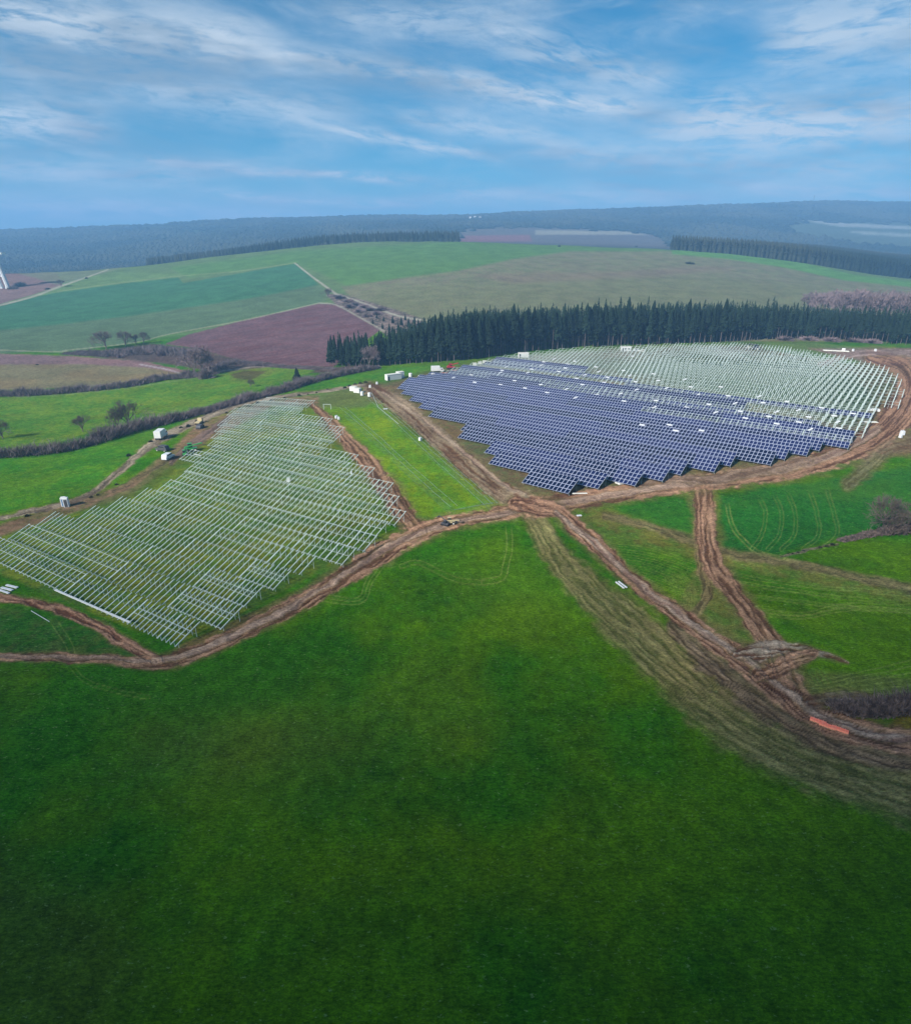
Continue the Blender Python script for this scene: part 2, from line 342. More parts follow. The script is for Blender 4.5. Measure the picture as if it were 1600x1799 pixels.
for k_ in range(7): wheel([(1060 + k_ * 6, 955 + k_ * 9), (1140, 965 + k_ * 9), (1220, 990 + k_ * 11)], [-2, 2], 1.0, lt, .35)
for k_ in range(5): wheel([(1160 + k_ * 9, 1000), (1185 + k_ * 9, 1040), (1180 + k_ * 10, 1080)], [-2, 2], 1.0, lt, .4)
for k_ in range(8): wheel([(1410, 1205 + k_ * 5), (1500, 1185 + k_ * 8), (1700, 1140 + k_ * 13)], [-1.5], 1.2, lt, .55)
for k_ in range(5): wheel([(1405 + k_ * 9, 1160), (1412 + k_ * 9, 1180), (1425 + k_ * 9, 1200)], [0], 1.3, (.10, .2, .03), .6)
for k_ in range(4): wheel([(1215 + k_ * 24, 1075), (1225 + k_ * 22, 1110), (1245 + k_ * 18, 1135)], [-2, 2], 1.0, lt, .4)
wheel([(935,905),(960,960),(1010,1040),(1080,1120),(1180,1210),(1300,1300),(1450,1370),(1700,1440)], [-2, 2], 1.3, lt, .4)
wheel([(600,715),(690,800),(793,897)], [-6,-1, 3, 7], 1.0, (.10, .20, .10), .45)
wheel([(652,699),(752,794),(864,892)], [-5, 0, 5], 1.0, (.10, .20, .10), .5)
wheel([(790,897),(860,885),(930,880)], [0], 1.3, (.10, .20, .10), .5)

# tracks: rutted soil following polylines
def track(line, c_mid, c_rut, k=1.0, rutf=1.0, edge=.35, soft=None, depth=.16, mudw=1.0, wobble=1.0, wk=.8):
    if mudw > .6 and wk: line = [(a, b, c * wk) for a, b, c in line]
    mw = max(q[2] for q in line); i = subset(line, mw * 1.7 + 14)
    ld, ar, off = line_dist(px[i] + wx[i] * wobble, py[i] + wy[i] * wobble, line)
    en = (fbm(X[i] / 2.0 + 7, Y[i] / 2.0, 4) - .5) * edge * 1.3
    m = 1 - sst(np.abs(ld) + en, .80, 1.12)
    if soft: m = 1 - sst(np.abs(ld) + en, 1 - soft, 1 + soft)
    wob = (vnoise(ar / 45, ar * 0 + 3) - .5) * 5 + (fbm(X[i] / 1.1, Y[i] / 1.1, 2) - .5) * 2.0
    st = .55 * vnoise((off + wob) / 3.0 * rutf, ar / 70 + 9) + .45 * vnoise((off - wob) / 1.7 * rutf, ar / 30)
    if mudw > .6 and mw > 6:   # trodden margin
        h_ = (1 - sst(np.abs(ld) + (fbm(X[i] / 5, Y[i] / 5, 4) - .5) * 1.1, .9, 1.75)) * .55 * k
        hc = np.array((.17, .135, .055))[None] * (.6 + .8 * n_sm[i])[:, None]; col[i] = col[i] * (1 - h_[:, None]) + hc * h_[:, None]
    st = np.clip(st, 0, 1); g = sst(st, .36, .56)[:, None]
    cc = np.array(c_rut)[None] * (1 - g) + np.array(c_mid)[None] * g
    cc = cc * (.78 + .44 * n_sm[i])[:, None]
    hl = sst(st, .66, .82)[:, None]; cc = cc * (1 + .45 * hl)
    mm = (m * k)[:, None]; col[i] = col[i] * (1 - mm) + cc * mm
    mud[i] = np.maximum(mud[i], m * k * mudw); bump[i] += m * k * (g[:, 0] - .6) * depth
MA, MB_ = (.37, .205, .125), (.125, .057, .034)
OA, OB = (.24, .195, .078), (.125, .115, .036)
W1 = [(915,880,12),(945,925,20),(985,985,24),(1060,1060,34),(1150,1140,46),(1230,1205,55),(1330,1275,62),(1430,1325,64),(1600,1388,58),(1760,1450,56)]
track(W1, OA, OB, .88, .8, .5, .3, .10, 0)
track([(1180,1100,14),(1240,1150,24),(1310,1200,36),(1380,1250,34),(1460,1295,26),(1600,1338,22),(1760,1375,22)], (.26,.165,.10), (.10,.055,.036), .85, .8, .9, .35, .12, .6)
track([(1060,905,6),(1150,928,7),(1230,955,9),(1290,975,9),(1380,988,8),(1500,1012,8),(1600,1032,9),(1760,1055,9)], (.22,.16,.08), (.10,.07,.04), .75, 1, .8, .5, .08, .5)
track([(1228,900,9),(1230,985,10),(1241,1030,9),(1236,1062,8),(1208,1090,8)], (.24,.18,.08), (.095,.065,.035), .85, 1, .5, .4, .08, .3)
track([(-60,1038,8),(0,1048,9),(80,1065,10),(150,1090,12),(220,1130,12),(275,1160,13)], MA, MB_)
track([(1235,856,22),(1238,900,24),(1245,970,26),(1265,1010,24),(1310,1070,20),(1350,1125,26),(1378,1180,30),(1405,1225,26)], MA, MB_, .92, .9, .5)
track([(548,712,5),(575,735,10),(605,768,15),(645,812,19),(684,862,21),(708,900,22),(740,932,16)], MA, MB_, .9, 1, .6)
track([(650,683,16),(700,712,20),(760,762,22),(820,815,22),(870,858,24),(935,892,26)], (.27,.19,.12), MB_, .85, .8, .6)
track([(672,690,3),(730,728,3),(790,775,4),(840,815,4),(890,855,5),(940,880,6)], (.42,.31,.21), (.30,.20,.14), .9, 1, .3)
track([(655,684,4),(705,722,4),(760,772,5),(835,840,6),(895,884,7)], (.30,.22,.14), MB_, .6, 1, .5)
track([(-60,1158,8),(0,1156,9),(130,1155,10),(270,1163,15),(330,1152,17),(420,1112,16),(520,1062,18),(600,1015,22),(700,955,24),(760,926,19),(820,912,15),(900,898,17),(1000,880,22),(1100,866,20),(1200,850,20),(1300,838,20),(1400,822,22),(1480,795,26),(1540,765,34),(1585,720,38),(1600,680,34),(1585,645,24),(1530,625,16)], MA, MB_, .92, 1, .8)
track([(-60,1156,4),(130,1154,4),(270,1160,5),(330,1150,6),(420,1110,6),(520,1060,6),(600,1012,6),(700,952,7),(800,916,6),(900,900,6),(1000,882,7),(1100,866,7),(1200,850,7),(1300,836,7),(1400,820,7),(1480,790,8),(1540,755,8)], (.37,.25,.18), (.24,.15,.11), .85, .8, .4)
track([(1120,850,8),(1180,840,10),(1250,842,12),(1330,826,10),(1420,808,10)], (.30,.20,.14), (.15,.09,.06), .8, 1, 1.0, .5)
track([(905,884,16),(945,890,20),(985,902,17),(1050,960,18),(1130,1035,18),(1200,1085,20),(1260,1130,24),(1340,1185,30),(1400,1235,32),(1480,1278,30),(1600,1305,26),(1760,1325,26)], MA, MB_, .95, 1, .7)
track([(975,900,5),(1050,958,7),(1130,1033,7),(1200,1083,7),(1280,1140,7),(1340,1180,8),(1420,1243,9),(1500,1280,9),(1600,1300,9),(1760,1318,9)], (.40,.29,.22), (.22,.13,.10), .8, .8, .4)
track([(1290,1150,8),(1345,1142,22),(1430,1146,10),(1490,1168,3)], (.34,.26,.19), MB_, .85, 1, .8)
track([(1330,1185,14),(1390,1165,22),(1430,1150,12)], MA, MB_, .8, 1, .9)
track([(1420,1235,14),(1480,1225,14),(1530,1225,8)], (.2,.14,.1), MB_, .7, 1, 1.0)
track([(1440,640,5),(1500,622,7),(1560,618,8),(1660,622,8)], (.34,.24,.21), (.18,.11,.10), .7, 1, .8)
track([(1490,850,14),(1530,815,18),(1560,790,16),(1640,770,18)], (.22,.16,.10), MB_, .55, 1, 1.0, .5)
track([(-40,920,5),(60,897,6),(115,884,6),(160,866,6),(210,828,7),(245,797,7),(290,767,9),(340,743,8),(400,718,6),(470,700,4),(560,688,3),(640,676,3)], (.29,.225,.165), (.14,.10,.075), .9, 1, .4)
track([(300,812,5),(330,785,8),(360,765,9),(400,735,7)], (.20,.13,.11), (.12,.08,.07), .8, 1, .6)
track([(200,862,6),(260,830,5),(300,805,4)], (.17,.12,.06), (.09,.07,.04), .7, 1, .7)
track([(1370,977,2.5),(1430,965,2.5),(1470,955,3)], (.20,.16,.12), (.10,.08,.05), .8, 1, .6)
# field lanes on the hill
def lane(line, k=.9, c=(.33,.31,.24), sel=None):
    L = line; i = subset(L, 6); ld, ar, off = line_dist(px[i], py[i], L); m = (1 - sst(np.abs(ld), .7, 1.2)) * k
    col[i] = col[i] * (1 - m[:, None]) + np.array(c)[None] * m[:, None]; mud[i] = np.maximum(mud[i], m)
lane([(518,462,1.2),(550,487,1.5),(590,516,2.0)])
lane([(590,516,1.6),(640,533,1.6),(700,555,1.8),(748,563,1.8)])
lane([(-40,541,1.4),(0,536,1.5),(60,520,1.6),(100,505,1.8),(160,484,1.1),(190,473,.8)], .8)
lane([(560,532,1.1),(592,536,1.3),(640,562,1.5),(676,582,1.5)], .7)
lane([(110,616,1),(235,602,1),(300,586,1),(430,562,1),(560,532,1)], .6, (.3,.3,.2))
lane([(120,618,1),(60,617,1),(-40,613,1)], .6, (.3,.3,.2))
lane([(100,512,1.),(200,498,1.),(312,485,1.),(420,476,1),(520,461,1)], .4, (.22,.27,.12))
lane([(-40,694,1.5),(60,696,1.5),(200,684,1.2),(370,660,1.2)], .5, (.2,.26,.1))
lane([(245,640,1.2),(290,648,1.4),(315,655,1.2)], .7, (.42,.36,.36))
lane([(370,655,1.2),(440,645,1.0),(500,644,1)], .5, (.42,.36,.30))

# beyond the crest: woods floor with a few fields
bey = sst(Y, 1090, 1130)
blend(bey, (.030, .042, .026), .4)
vb = Y > 1100
fields_far = [[(800,402),(900,398),(1060,402),(1150,410),(1185,436),(1000,430),(800,426)],
              [(1400,386),(1640,394),(1640,440),(1500,430),(1395,412),(1370,400)], [(318,401),(352,399),(372,410),(330,414)]]
blend(zone(fields_far[0], 5, vb) * .7, (.15, .12, .11), .3)
blend(zone([(800,414),(930,412),(935,424),(800,424)], 1, vb), (.20, .09, .09), .3)
blend(zone([(940,404),(1100,406),(1140,412),(940,412)], 1, vb), (.26, .24, .18), .2)
blend(zone(fields_far[1], 7, vb) * .7, (.10, .13, .09), .2)
blend(zone([(1400,386),(1500,392),(1640,400),(1640,404),(1480,398)], 1, vb), (.26, .27, .24), .2)
blend(zone([(1480,405),(1640,412),(1640,418),(1520,412)], 1, vb), (.22, .24, .20), .2)
blend(zone(fields_far[2], 9, vb) * .6, (.06, .10, .05), .2)

Z = Z + np.clip(bump, -.3, .3) * (Y < 420) + (n_sm - .5) * .16 * (Y < 500) * (1 + mud)
idx = np.arange(nr * nc).reshape(nr, nc)
quads = np.stack([idx[:-1, :-1], idx[:-1, 1:], idx[1:, 1:], idx[1:, :-1]], -1).reshape(-1, 4)
fm = mud[quads].mean(1); fp = plough[quads].mean(1); fy_ = Y[quads].mean(1)
cls = np.zeros(len(quads), int); cls[fy_ > 1110] = 3; cls[(fp > .5)] = 2; cls[fm > .45] = 1

def ground_material():
    m = bpy.data.materials.new('ground'); m.use_nodes = True; t = NT(m.node_tree); b = t.n['Principled BSDF']
    a = t.new('ShaderNodeAttribute'); a.attribute_name = 'soil'
    g = t.new('ShaderNodeAttribute'); g.attribute_name = 'bare'
    tc = t.new('ShaderNodeTexCoord'); P = tc.outputs['Object']
    mp = t.new('ShaderNodeMapping'); t.link(P, mp.inputs[0]); mp.inputs['Scale'].default_value = (.5, 1.0, 1.0)
    n1 = t.noise(mp.outputs[0], 3.2, 5, .65); n2 = t.noise(P, .55, 5, .6); n3 = t.noise(mp.outputs[0], 9.0, 3, .7)
    n4 = t.noise(P, .055, 4, .55)
    f = t.m('MULTIPLY', t.m('MULTIPLY', t.ramp(n1, .25, .75, .55, 1.45), t.ramp(n2, .25, .75, .78, 1.22)), t.ramp(n3, .3, .7, .7, 1.3))
    f = t.m('MULTIPLY', f, t.ramp(n4, .3, .7, .86, 1.14))
    c = t.mix(1.0, a.outputs['Color'], t.comb(f, f, f), 'MULTIPLY')
    # pale tufts and dead blades
    tf = t.ramp(t.noise(mp.outputs[0], 2.6, 4, .75), .60, .68)
    tf = t.m('MULTIPLY', tf, t.ramp(g.outputs['Fac'], .1, .5, .6, 0))
    c = t.mix(tf, c, (.26, .38, .15, 1))
    # hue drift over tens of metres
    hd = t.ramp(t.noise(P, .03, 3, .5), .4, .65); hd = t.m('MULTIPLY', hd, t.ramp(g.outputs['Fac'], .1, .5, .18, 0))
    c = t.mix(hd, c, t.mix(1.0, c, (1.9, 1.05, .8, 1), 'MULTIPLY'))
    t.link(c, b.inputs['Base Color']); b.inputs['Roughness'].default_value = .95
    b.inputs['Specular IOR Level'].default_value = .0
    bp = t.new('ShaderNodeBump'); bp.inputs['Strength'].default_value = .7; bp.inputs['Distance'].default_value = .25
    t.link(t.m('ADD', n1, t.m('MULTIPLY', n3, .5)), bp.inputs['Height']); t.link(bp.outputs[0], b.inputs['Normal'])
    return m
MG = ground_material()
for ci, nm in enumerate(['ground', 'dirt_track', 'ploughed_field', 'hills']):
    q = quads[cls == ci]; used, inv = np.unique(q, return_inverse=True); q2 = inv.reshape(q.shape)
    me = bpy.data.meshes.new(nm); me.vertices.add(len(used)); me.vertices.foreach_set('co', np.stack([X[used], Y[used], Z[used]], -1).ravel())
    me.loops.add(q2.size); me.loops.foreach_set('vertex_index', q2.ravel().astype(np.int32))
    me.polygons.add(len(q2)); me.polygons.foreach_set('loop_start', np.arange(0, q2.size, 4, dtype=np.int32))
    me.polygons.foreach_set('use_smooth', np.ones(len(q2), bool))
    me.update()
    ca = me.attributes.new('soil', 'FLOAT_COLOR', 'POINT'); cc = np.ones((len(used), 4)); cc[:, :3] = np.clip(col[used], 0, 1); ca.data.foreach_set('color', cc.ravel())
    ba = me.attributes.new('bare', 'FLOAT', 'POINT'); ba.data.foreach_set('value', np.clip(mud[used] + plough[used] + (Y[used] > 450) * .6, 0, 1))
    me.materials.append(MG); o = bpy.data.objects.new(nm, me); C.objects.link(o); o['kind'] = 'structure'
del GX, GY, GU, quads, wx, wy, qx, qy

# ------------------------------------------------------------------ materials for things
def mat(name, c, rough=.6, metal=0., var=.15, scale=2., spec=.5, coat=0.):
    m = bpy.data.materials.new(name); m.use_nodes = True; t = NT(m.node_tree); b = t.n['Principled BSDF']
    tc = t.new('ShaderNodeTexCoord'); n = t.noise(tc.outputs['Object'], scale, 4, .6)
    f = t.ramp(n, .25, .75, 1 - var, 1 + var)
    t.link(t.mix(1.0, (*c, 1), t.comb(f, f, f), 'MULTIPLY'), b.inputs['Base Color'])
    b.inputs['Roughness'].default_value = rough; b.inputs['Metallic'].default_value = metal
    b.inputs['Specular IOR Level'].default_value = spec; b.inputs['Coat Weight'].default_value = coat
    return m
M = dict(
 galv=mat('galvanised_steel', (.50, .575, .54), .5, .1, .2, 1.0),
 alu=mat('aluminium_frame', (.46, .49, .62), .4, .3, .1, 1.0),
 white=mat('white_paint', (.72, .72, .70), .5, 0, .06, 1.5),
 cream=mat('off_white_paint', (.72, .71, .64), .6, 0, .1, 1.5),
 pale=mat('pale_packing', (.66, .68, .70), .5, 0, .08),
 black=mat('tyre_rubber', (.02, .02, .022), .8, 0, .2),
 glass=mat('dark_window', (.02, .03, .04), .1, 0, .1, 1, .8),
 green=mat('machine_green', (.04, .32, .07), .45, 0, .1, 1, .5, .3),
 red=mat('faded_red_paint', (.45, .04, .05), .5, 0, .2), orange=mat('orange_plastic', (1.0, .14, .06), .5, 0, .12, 6),
 orange2=mat('light_orange_plastic', (1.0, .32, .20), .5, 0, .12, 6),
 steel=mat('dark_steel', (.10, .10, .11), .6, .4, .2), blue=mat('toilet_blue', (.05, .16, .35), .5, 0, .1),
 sand=mat('sandy_paint', (.55, .45, .25), .6, 0, .15), concrete=mat('pale_concrete', (.60, .62, .63), .8, 0, .12, .5),
 bark=mat('bark', (.15, .12, .105), .9, 0, .3, 1.5), sbark=mat('spruce_bark', (.13, .10, .09), .9, 0, .3, 1.5),
 twig=mat('bare_twigs', (.105, .082, .070), .9, 0, .3, .8), twigp=mat('mauve_twigs', (.22, .16, .165), .9, 0, .25, .8),
 hedge=mat('hedge_twigs', (.150, .118, .122), .9, 0, .45, .25), hedge_dark=mat('bramble_twigs', (.115, .085, .075), .9, 0, .9, 1.2), shrub=mat('dark_shrub', (.035, .045, .02), .9, 0, .4, 1),
 steelg=mat('weathered_steel', (.19, .28, .20), .6, .2, .2),
 wood=mat('timber', (.36, .25, .14), .8, 0, .2))
def leafmat(name, a, b_, tr=.0):
    m = bpy.data.materials.new(name); m.use_nodes = True; t = NT(m.node_tree); b = t.n['Principled BSDF']
    tc = t.new('ShaderNodeTexCoord'); oi = t.new('ShaderNodeObjectInfo')
    n = t.noise(tc.outputs['Object'], .45, 5, .65); f = t.ramp(n, .35, .65)
    c = t.mix(f, (*a, 1), (*b_, 1)); r = t.ramp(oi.outputs['Random'], 0, 1, .75, 1.25)
    t.link(t.mix(1.0, c, t.comb(r, r, r), 'MULTIPLY'), b.inputs['Base Color'])
    b.inputs['Roughness'].default_value = .85; b.inputs['Specular IOR Level'].default_value = .15
    return m
M['needle'] = leafmat('spruce_needles', (.009, .023, .015), (.022, .042, .023))
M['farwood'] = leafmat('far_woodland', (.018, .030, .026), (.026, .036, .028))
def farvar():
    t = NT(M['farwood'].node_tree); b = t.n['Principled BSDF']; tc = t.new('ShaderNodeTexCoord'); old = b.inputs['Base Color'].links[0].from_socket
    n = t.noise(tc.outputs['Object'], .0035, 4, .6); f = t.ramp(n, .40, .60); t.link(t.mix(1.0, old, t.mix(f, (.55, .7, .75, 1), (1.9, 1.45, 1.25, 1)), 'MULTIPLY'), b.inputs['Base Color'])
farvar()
def pvmat():
    m = bpy.data.materials.new('solar_glass'); m.use_nodes = True; t = NT(m.node_tree); b = t.n['Principled BSDF']
    tc = t.new('ShaderNodeTexCoord'); n = t.noise(tc.outputs['Object'], .6, 2, .5)
    oi = t.new('ShaderNodeObjectInfo'); r = t.m('ADD', t.m('MULTIPLY', n, .6), t.m('MULTIPLY', oi.outputs['Random'], .6))
    t.link(t.mix(t.ramp(r, .4, .85), (.004, .008, .034, 1), (.012, .018, .078, 1)), b.inputs['Base Color'])
    b.inputs['Roughness'].default_value = .22; b.inputs['IOR'].default_value = 1.45; return m
M['pv'] = pvmat()

# ------------------------------------------------------------------ mesh helpers
class Geo:
    def __init__(s): s.v = []; s.f = []; s.mi = []; s.mats = []
    def mid(s, m):
        if m not in s.mats: s.mats.append(m)
        return s.mats.index(m)
    def box(s, c, d, m, rot=None, taper=1.0):
        i0 = len(s.v); k = s.mid(m); hx, hy, hz = d[0] / 2, d[1] / 2, d[2] / 2
        for z in (-1, 1):
            tp = taper if z > 0 else 1
            for a, b in ((-1, -1), (1, -1), (1, 1), (-1, 1)):
                p = Vector((a * hx * tp, b * hy * tp, z * hz)); p = rot @ p if rot else p; s.v.append(Vector(c) + p)
        for q in ((3, 2, 1, 0), (4, 5, 6, 7), (0, 1, 5, 4), (1, 2, 6, 5), (2, 3, 7, 6), (3, 0, 4, 7)): s.f.append([i0 + x for x in q]); s.mi.append(k)
    def beam(s, a, b, w_, h_, m):
        a = Vector(a); b = Vector(b); d = b - a; L = d.length; q = d.to_track_quat('X', 'Z').to_matrix(); s.box((a + b) / 2, (L, w_, h_), m, q)
    def cyl(s, a, b, r0, r1, m, n=6, cap=True):
        a = Vector(a); b = Vector(b); q = (b - a).to_track_quat('Z', 'X').to_matrix(); i0 = len(s.v); k = s.mid(m)
        for P, r in ((a, r0), (b, r1)):
            for j in range(n): t = 2 * math.pi * j / n; s.v.append(P + q @ Vector((r * math.cos(t), r * math.sin(t), 0)))
        for j in range(n): s.f.append([i0 + j, i0 + (j + 1) % n, i0 + n + (j + 1) % n, i0 + n + j]); s.mi.append(k)
        if cap: s.f.append([i0 + n + j for j in range(n)]); s.mi.append(k); s.f.append([i0 + j for j in range(n - 1, -1, -1)]); s.mi.append(k)
    def poly(s, pts, m): i0 = len(s.v); s.v += [Vector(p) for p in pts]; s.f.append(list(range(i0, i0 + len(pts)))); s.mi.append(s.mid(m))
    def prism(s, prof, x0, x1, m, axis='Y'):
        """profile (x,z) extruded along y"""
        i0 = len(s.v); k = s.mid(m); n = len(prof)
        for yy in (x0, x1):
            for a, b in prof: s.v.append(Vector((a, yy, b)))
        for j in range(n): s.f.append([i0 + j, i0 + (j + 1) % n, i0 + n + (j + 1) % n, i0 + n + j]); s.mi.append(k)
        s.f.append([i0 + j for j in range(n - 1, -1, -1)]); s.mi.append(k); s.f.append([i0 + n + j for j in range(n)]); s.mi.append(k)
    def mesh(s, name, bevel=0, smooth=False):
        me = bpy.data.meshes.new(name); me.from_pydata([tuple(v) for v in s.v], [], s.f)
        for m in s.mats: me.materials.append(m)
        me.polygons.foreach_set('material_index', s.mi)
        if bevel:
            bm = bmesh.new(); bm.from_mesh(me); bmesh.ops.recalc_face_normals(bm, faces=bm.faces)
            bmesh.ops.bevel(bm, geom=list(bm.edges), offset=bevel, segments=1, affect='EDGES', clamp_overlap=True); bm.to_mesh(me); bm.free()
        if smooth: me.polygons.foreach_set('use_smooth', [True] * len(me.polygons))
        me.update(); return me
def link(name, me, parent=None, loc=None, rz=None):
    o = bpy.data.objects.new(name, me); C.objects.link(o)
    if parent: o.parent = parent
    if loc is not None: o.location = loc
    if rz is not None: o.rotation_euler = (0, 0, rz)
    return o
def tag(o, label, cat, group=None, kind=None):
    o['label'] = label; o['category'] = cat
    if group: o['group'] = group
    if kind: o['kind'] = kind
    return o
def thing(name, label, cat, loc, rz=0, group=None):
    o = bpy.data.objects.new(name, None); C.objects.link(o); o.location = loc; o.rotation_euler = (0, 0, rz); o.empty_display_size = .5
    return tag(o, label, cat, group)
ORD = ['zeroth','first','second','third','fourth','fifth','sixth','seventh','eighth','ninth','tenth','eleventh','twelfth','thirteenth','fourteenth','fifteenth','sixteenth','seventeenth','eighteenth','nineteenth']
TENS = {20: ('twentieth', 'twenty'), 30: ('thirtieth', 'thirty'), 40: ('fortieth', 'forty'), 50: ('fiftieth', 'fifty'), 60: ('sixtieth', 'sixty'), 70: ('seventieth', 'seventy'), 80: ('eightieth', 'eighty'), 90: ('ninetieth', 'ninety')}
def ordn(n):
    if n < 20: return ORD[n]
    if n >= 100: return 'hundredth' if n == 100 else 'hundred-and-' + ordn(n - 100)
    t = n // 10 * 10; return TENS[t][0] if n == t else TENS[t][1] + '-' + ORD[n - t]

# ------------------------------------------------------------------ solar tables
def inpoly(x, y, poly):
    r = False
    for k in range(len(poly)):
        x0, y0 = poly[k]; x1, y1 = poly[(k + 1) % len(poly)]
        if (y0 > y) != (y1 > y) and x < (x1 - x0) * (y - y0) / (y1 - y0) + x0: r = not r
    return r
LOW = .75
def slope_pt(L, tilt, x, s, up=0.):  # s along the slope, up normal to it
    return Vector((x, s * math.cos(tilt) - up * math.sin(tilt), LOW + s * math.sin(tilt) + up * math.cos(tilt)))
def g_slab(g, tilt, x0, x1, s0, s1, u0, u1, m):
    P = [slope_pt(0, tilt, x, s, u) for u in (u0, u1) for x, s in ((x0, s0), (x1, s0), (x1, s1), (x0, s1))]
    i0 = len(g.v); g.v += P; k = g.mid(m)
    for q in ((3, 2, 1, 0), (4, 5, 6, 7), (0, 1, 5, 4), (1, 2, 6, 5), (2, 3, 7, 6), (3, 0, 4, 7)): g.f.append([i0 + x for x in q]); g.mi.append(k)
CW = 1.16
cache = {}
def pv_meshes(n, rows_, L, tilt):
    key = ('pv', n, rows_)
    if key in cache: return cache[key]
    g = Geo(); ch = L / 4; xs = [0.]; ss = [0.]
    for i in range(n): xs += [i * CW + .09, (i + 1) * CW - .09]
    for r in range(rows_): ss += [r * ch + .10, (r + 1) * ch - .10]
    xs.append(n * CW); ss.append(rows_ * ch); nx = len(xs)
    g.v = [slope_pt(0, tilt, x, s, .04) for s in ss for x in xs]; fr = g.mid(M['alu']); gl = g.mid(M['pv'])
    for j in range(len(ss) - 1):
        for i in range(nx - 1): g.f.append([j * nx + i, j * nx + i + 1, (j + 1) * nx + i + 1, (j + 1) * nx + i]); g.mi.append(gl if i % 2 == 1 and j % 2 == 1 else fr)
    rim = list(range(nx)) + [j * nx + nx - 1 for j in range(1, len(ss))] + [(len(ss) - 1) * nx + i for i in range(nx - 2, -1, -1)] + [j * nx for j in range(len(ss) - 2, 0, -1)]
    i0 = len(g.v); d_ = slope_pt(0, tilt, 0, 0, .04) - slope_pt(0, tilt, 0, 0, 0); g.v += [g.v[i] - d_ for i in rim]; m_ = len(rim)
    for i in range(m_): g.f.append([rim[i], i0 + i, i0 + (i + 1) % m_, rim[(i + 1) % m_]]); g.mi.append(fr)
    g.f.append([i0 + i for i in range(m_ - 1, -1, -1)]); g.mi.append(fr)
    cache[key] = g.mesh('panel_array'); return cache[key]
def frame_mesh(n, L, tilt, raf, purl, wr=.10, wp=.09, x_extra=0):
    key = ('fr', n, L, raf, tuple(purl), wr)
    if key in cache: return cache[key]
    g = Geo(); W = n * CW; nraf = max(2, int(round(W / raf)))
    for i in range(nraf + 1):
        x = .06 + (W - .12) * i / nraf; g_slab(g, tilt, x - wr / 2, x + wr / 2, -.05, L + .05, -.20, -.07, M['galv'])
    for s in purl: g_slab(g, tilt, -.1, W + .1, s * L - wp / 2, s * L + wp / 2, -.068, -.004, M['galv'])
    cache[key] = g.mesh('frame'); return cache[key]
def rafter_mesh(L, tilt, wr):
    key = ('raf', L, wr)
    if key not in cache:
        g = Geo(); g_slab(g, tilt, -wr / 2, wr / 2, -.05, L + .05, -.20, -.07, M['galv']); cache[key] = g.mesh('rafter')
    return cache[key]
def purlin_mesh(L, tilt, W, wp):
    key = ('pur', L, round(W, 2), wp)
    if key not in cache:
        g = Geo(); g_slab(g, tilt, -.1, W + .1, -wp / 2, wp / 2, -.068, -.004, M['galv']); cache[key] = g.mesh('purlin')
    return cache[key]
def post_mesh(hh, rear):
    key = ('post', round(hh, 2), rear)
    if key not in cache:
        g = Geo(); g.beam((0, 0, -.5), (0, 0, hh), .07, .06, M['galv'])
        if rear: g.beam((0, -.02, hh * .35), (0, -.9, hh - .42), .05, .05, M['galv'])
        cache[key] = g.mesh('post')
    return cache[key]
def posts_mesh(n, L, tilt, every, W):
    key = ('posts', n, L, every)
    if key not in cache:
        g = Geo(); k = max(1, int(round(W / every)))
        for i in range(k + 1):
            x = .06 + (W - .12) * i / k
            for s in (.12, .80): p = slope_pt(0, tilt, x, s * L, -.2); g.beam((x, p.y, -.5), (x, p.y, p.z), .1, .08, M['galv'])
        cache[key] = g.mesh('posts')
    return cache[key]
def place(o, P, Q):
    """stand the table on the ground between its two lower corners"""
    xa = (Q - P).normalized(); ya = Vector((-xa.y, xa.x, 0)).normalized(); za = xa.cross(ya)
    o.matrix_world = Matrix(((xa.x, ya.x, za.x, P.x), (xa.y, ya.y, za.y, P.y), (xa.z, ya.z, za.z, P.z), (0, 0, 0, 1)))
    o['_d'] = P.length; del o['_d']
TABLES = []
def field(ang, n0, pitch, nrows, poly, L, tilt, s_range, kindf, tl=(24, 12, 6), s_phase=0.0):
    a = R(ang); N = np.array([math.sin(a), math.cos(a)]); D = np.array([math.cos(a), -math.sin(a)]); res = []
    for r in range(nrows):
        n = n0 + r * pitch; S = np.arange(s_range[0], s_range[1], CW * 2) + s_phase
        Xs = n * N[0] + S * D[0]; Ys = n * N[1] + S * D[1]; Zs = height(Xs, Ys); PX, PY = proj(Xs, Ys, Zs)
        ins = [inpoly(a_, b_, poly) for a_, b_ in zip(PX, PY)]; i = 0; row = []
        while i < len(S):
            if not ins[i]: i += 1; continue
            j = i
            while j < len(S) and ins[j]: j += 1
            left = (j - i) * 2
            k = i
            while left >= tl[-1]:
                q = next(t_ for t_ in tl if t_ <= left); c = S[k] + q / 2 * CW
                x, y_ = n * N[0] + c * D[0], n * N[1] + c * D[1]; u_, v_ = proj(x, y_, height(x, y_))
                P = n * N + S[k] * D; Q = n * N + (S[k] + q * CW) * D
                row.append((q, P, Q, float(u_), float(v_), kindf(float(u_), float(v_), r))); k += q // 2; left -= q
            i = j
        res.append(row)
    return res
def V3(p): return Vector((p[0], p[1], float(height(p[0], p[1]))))

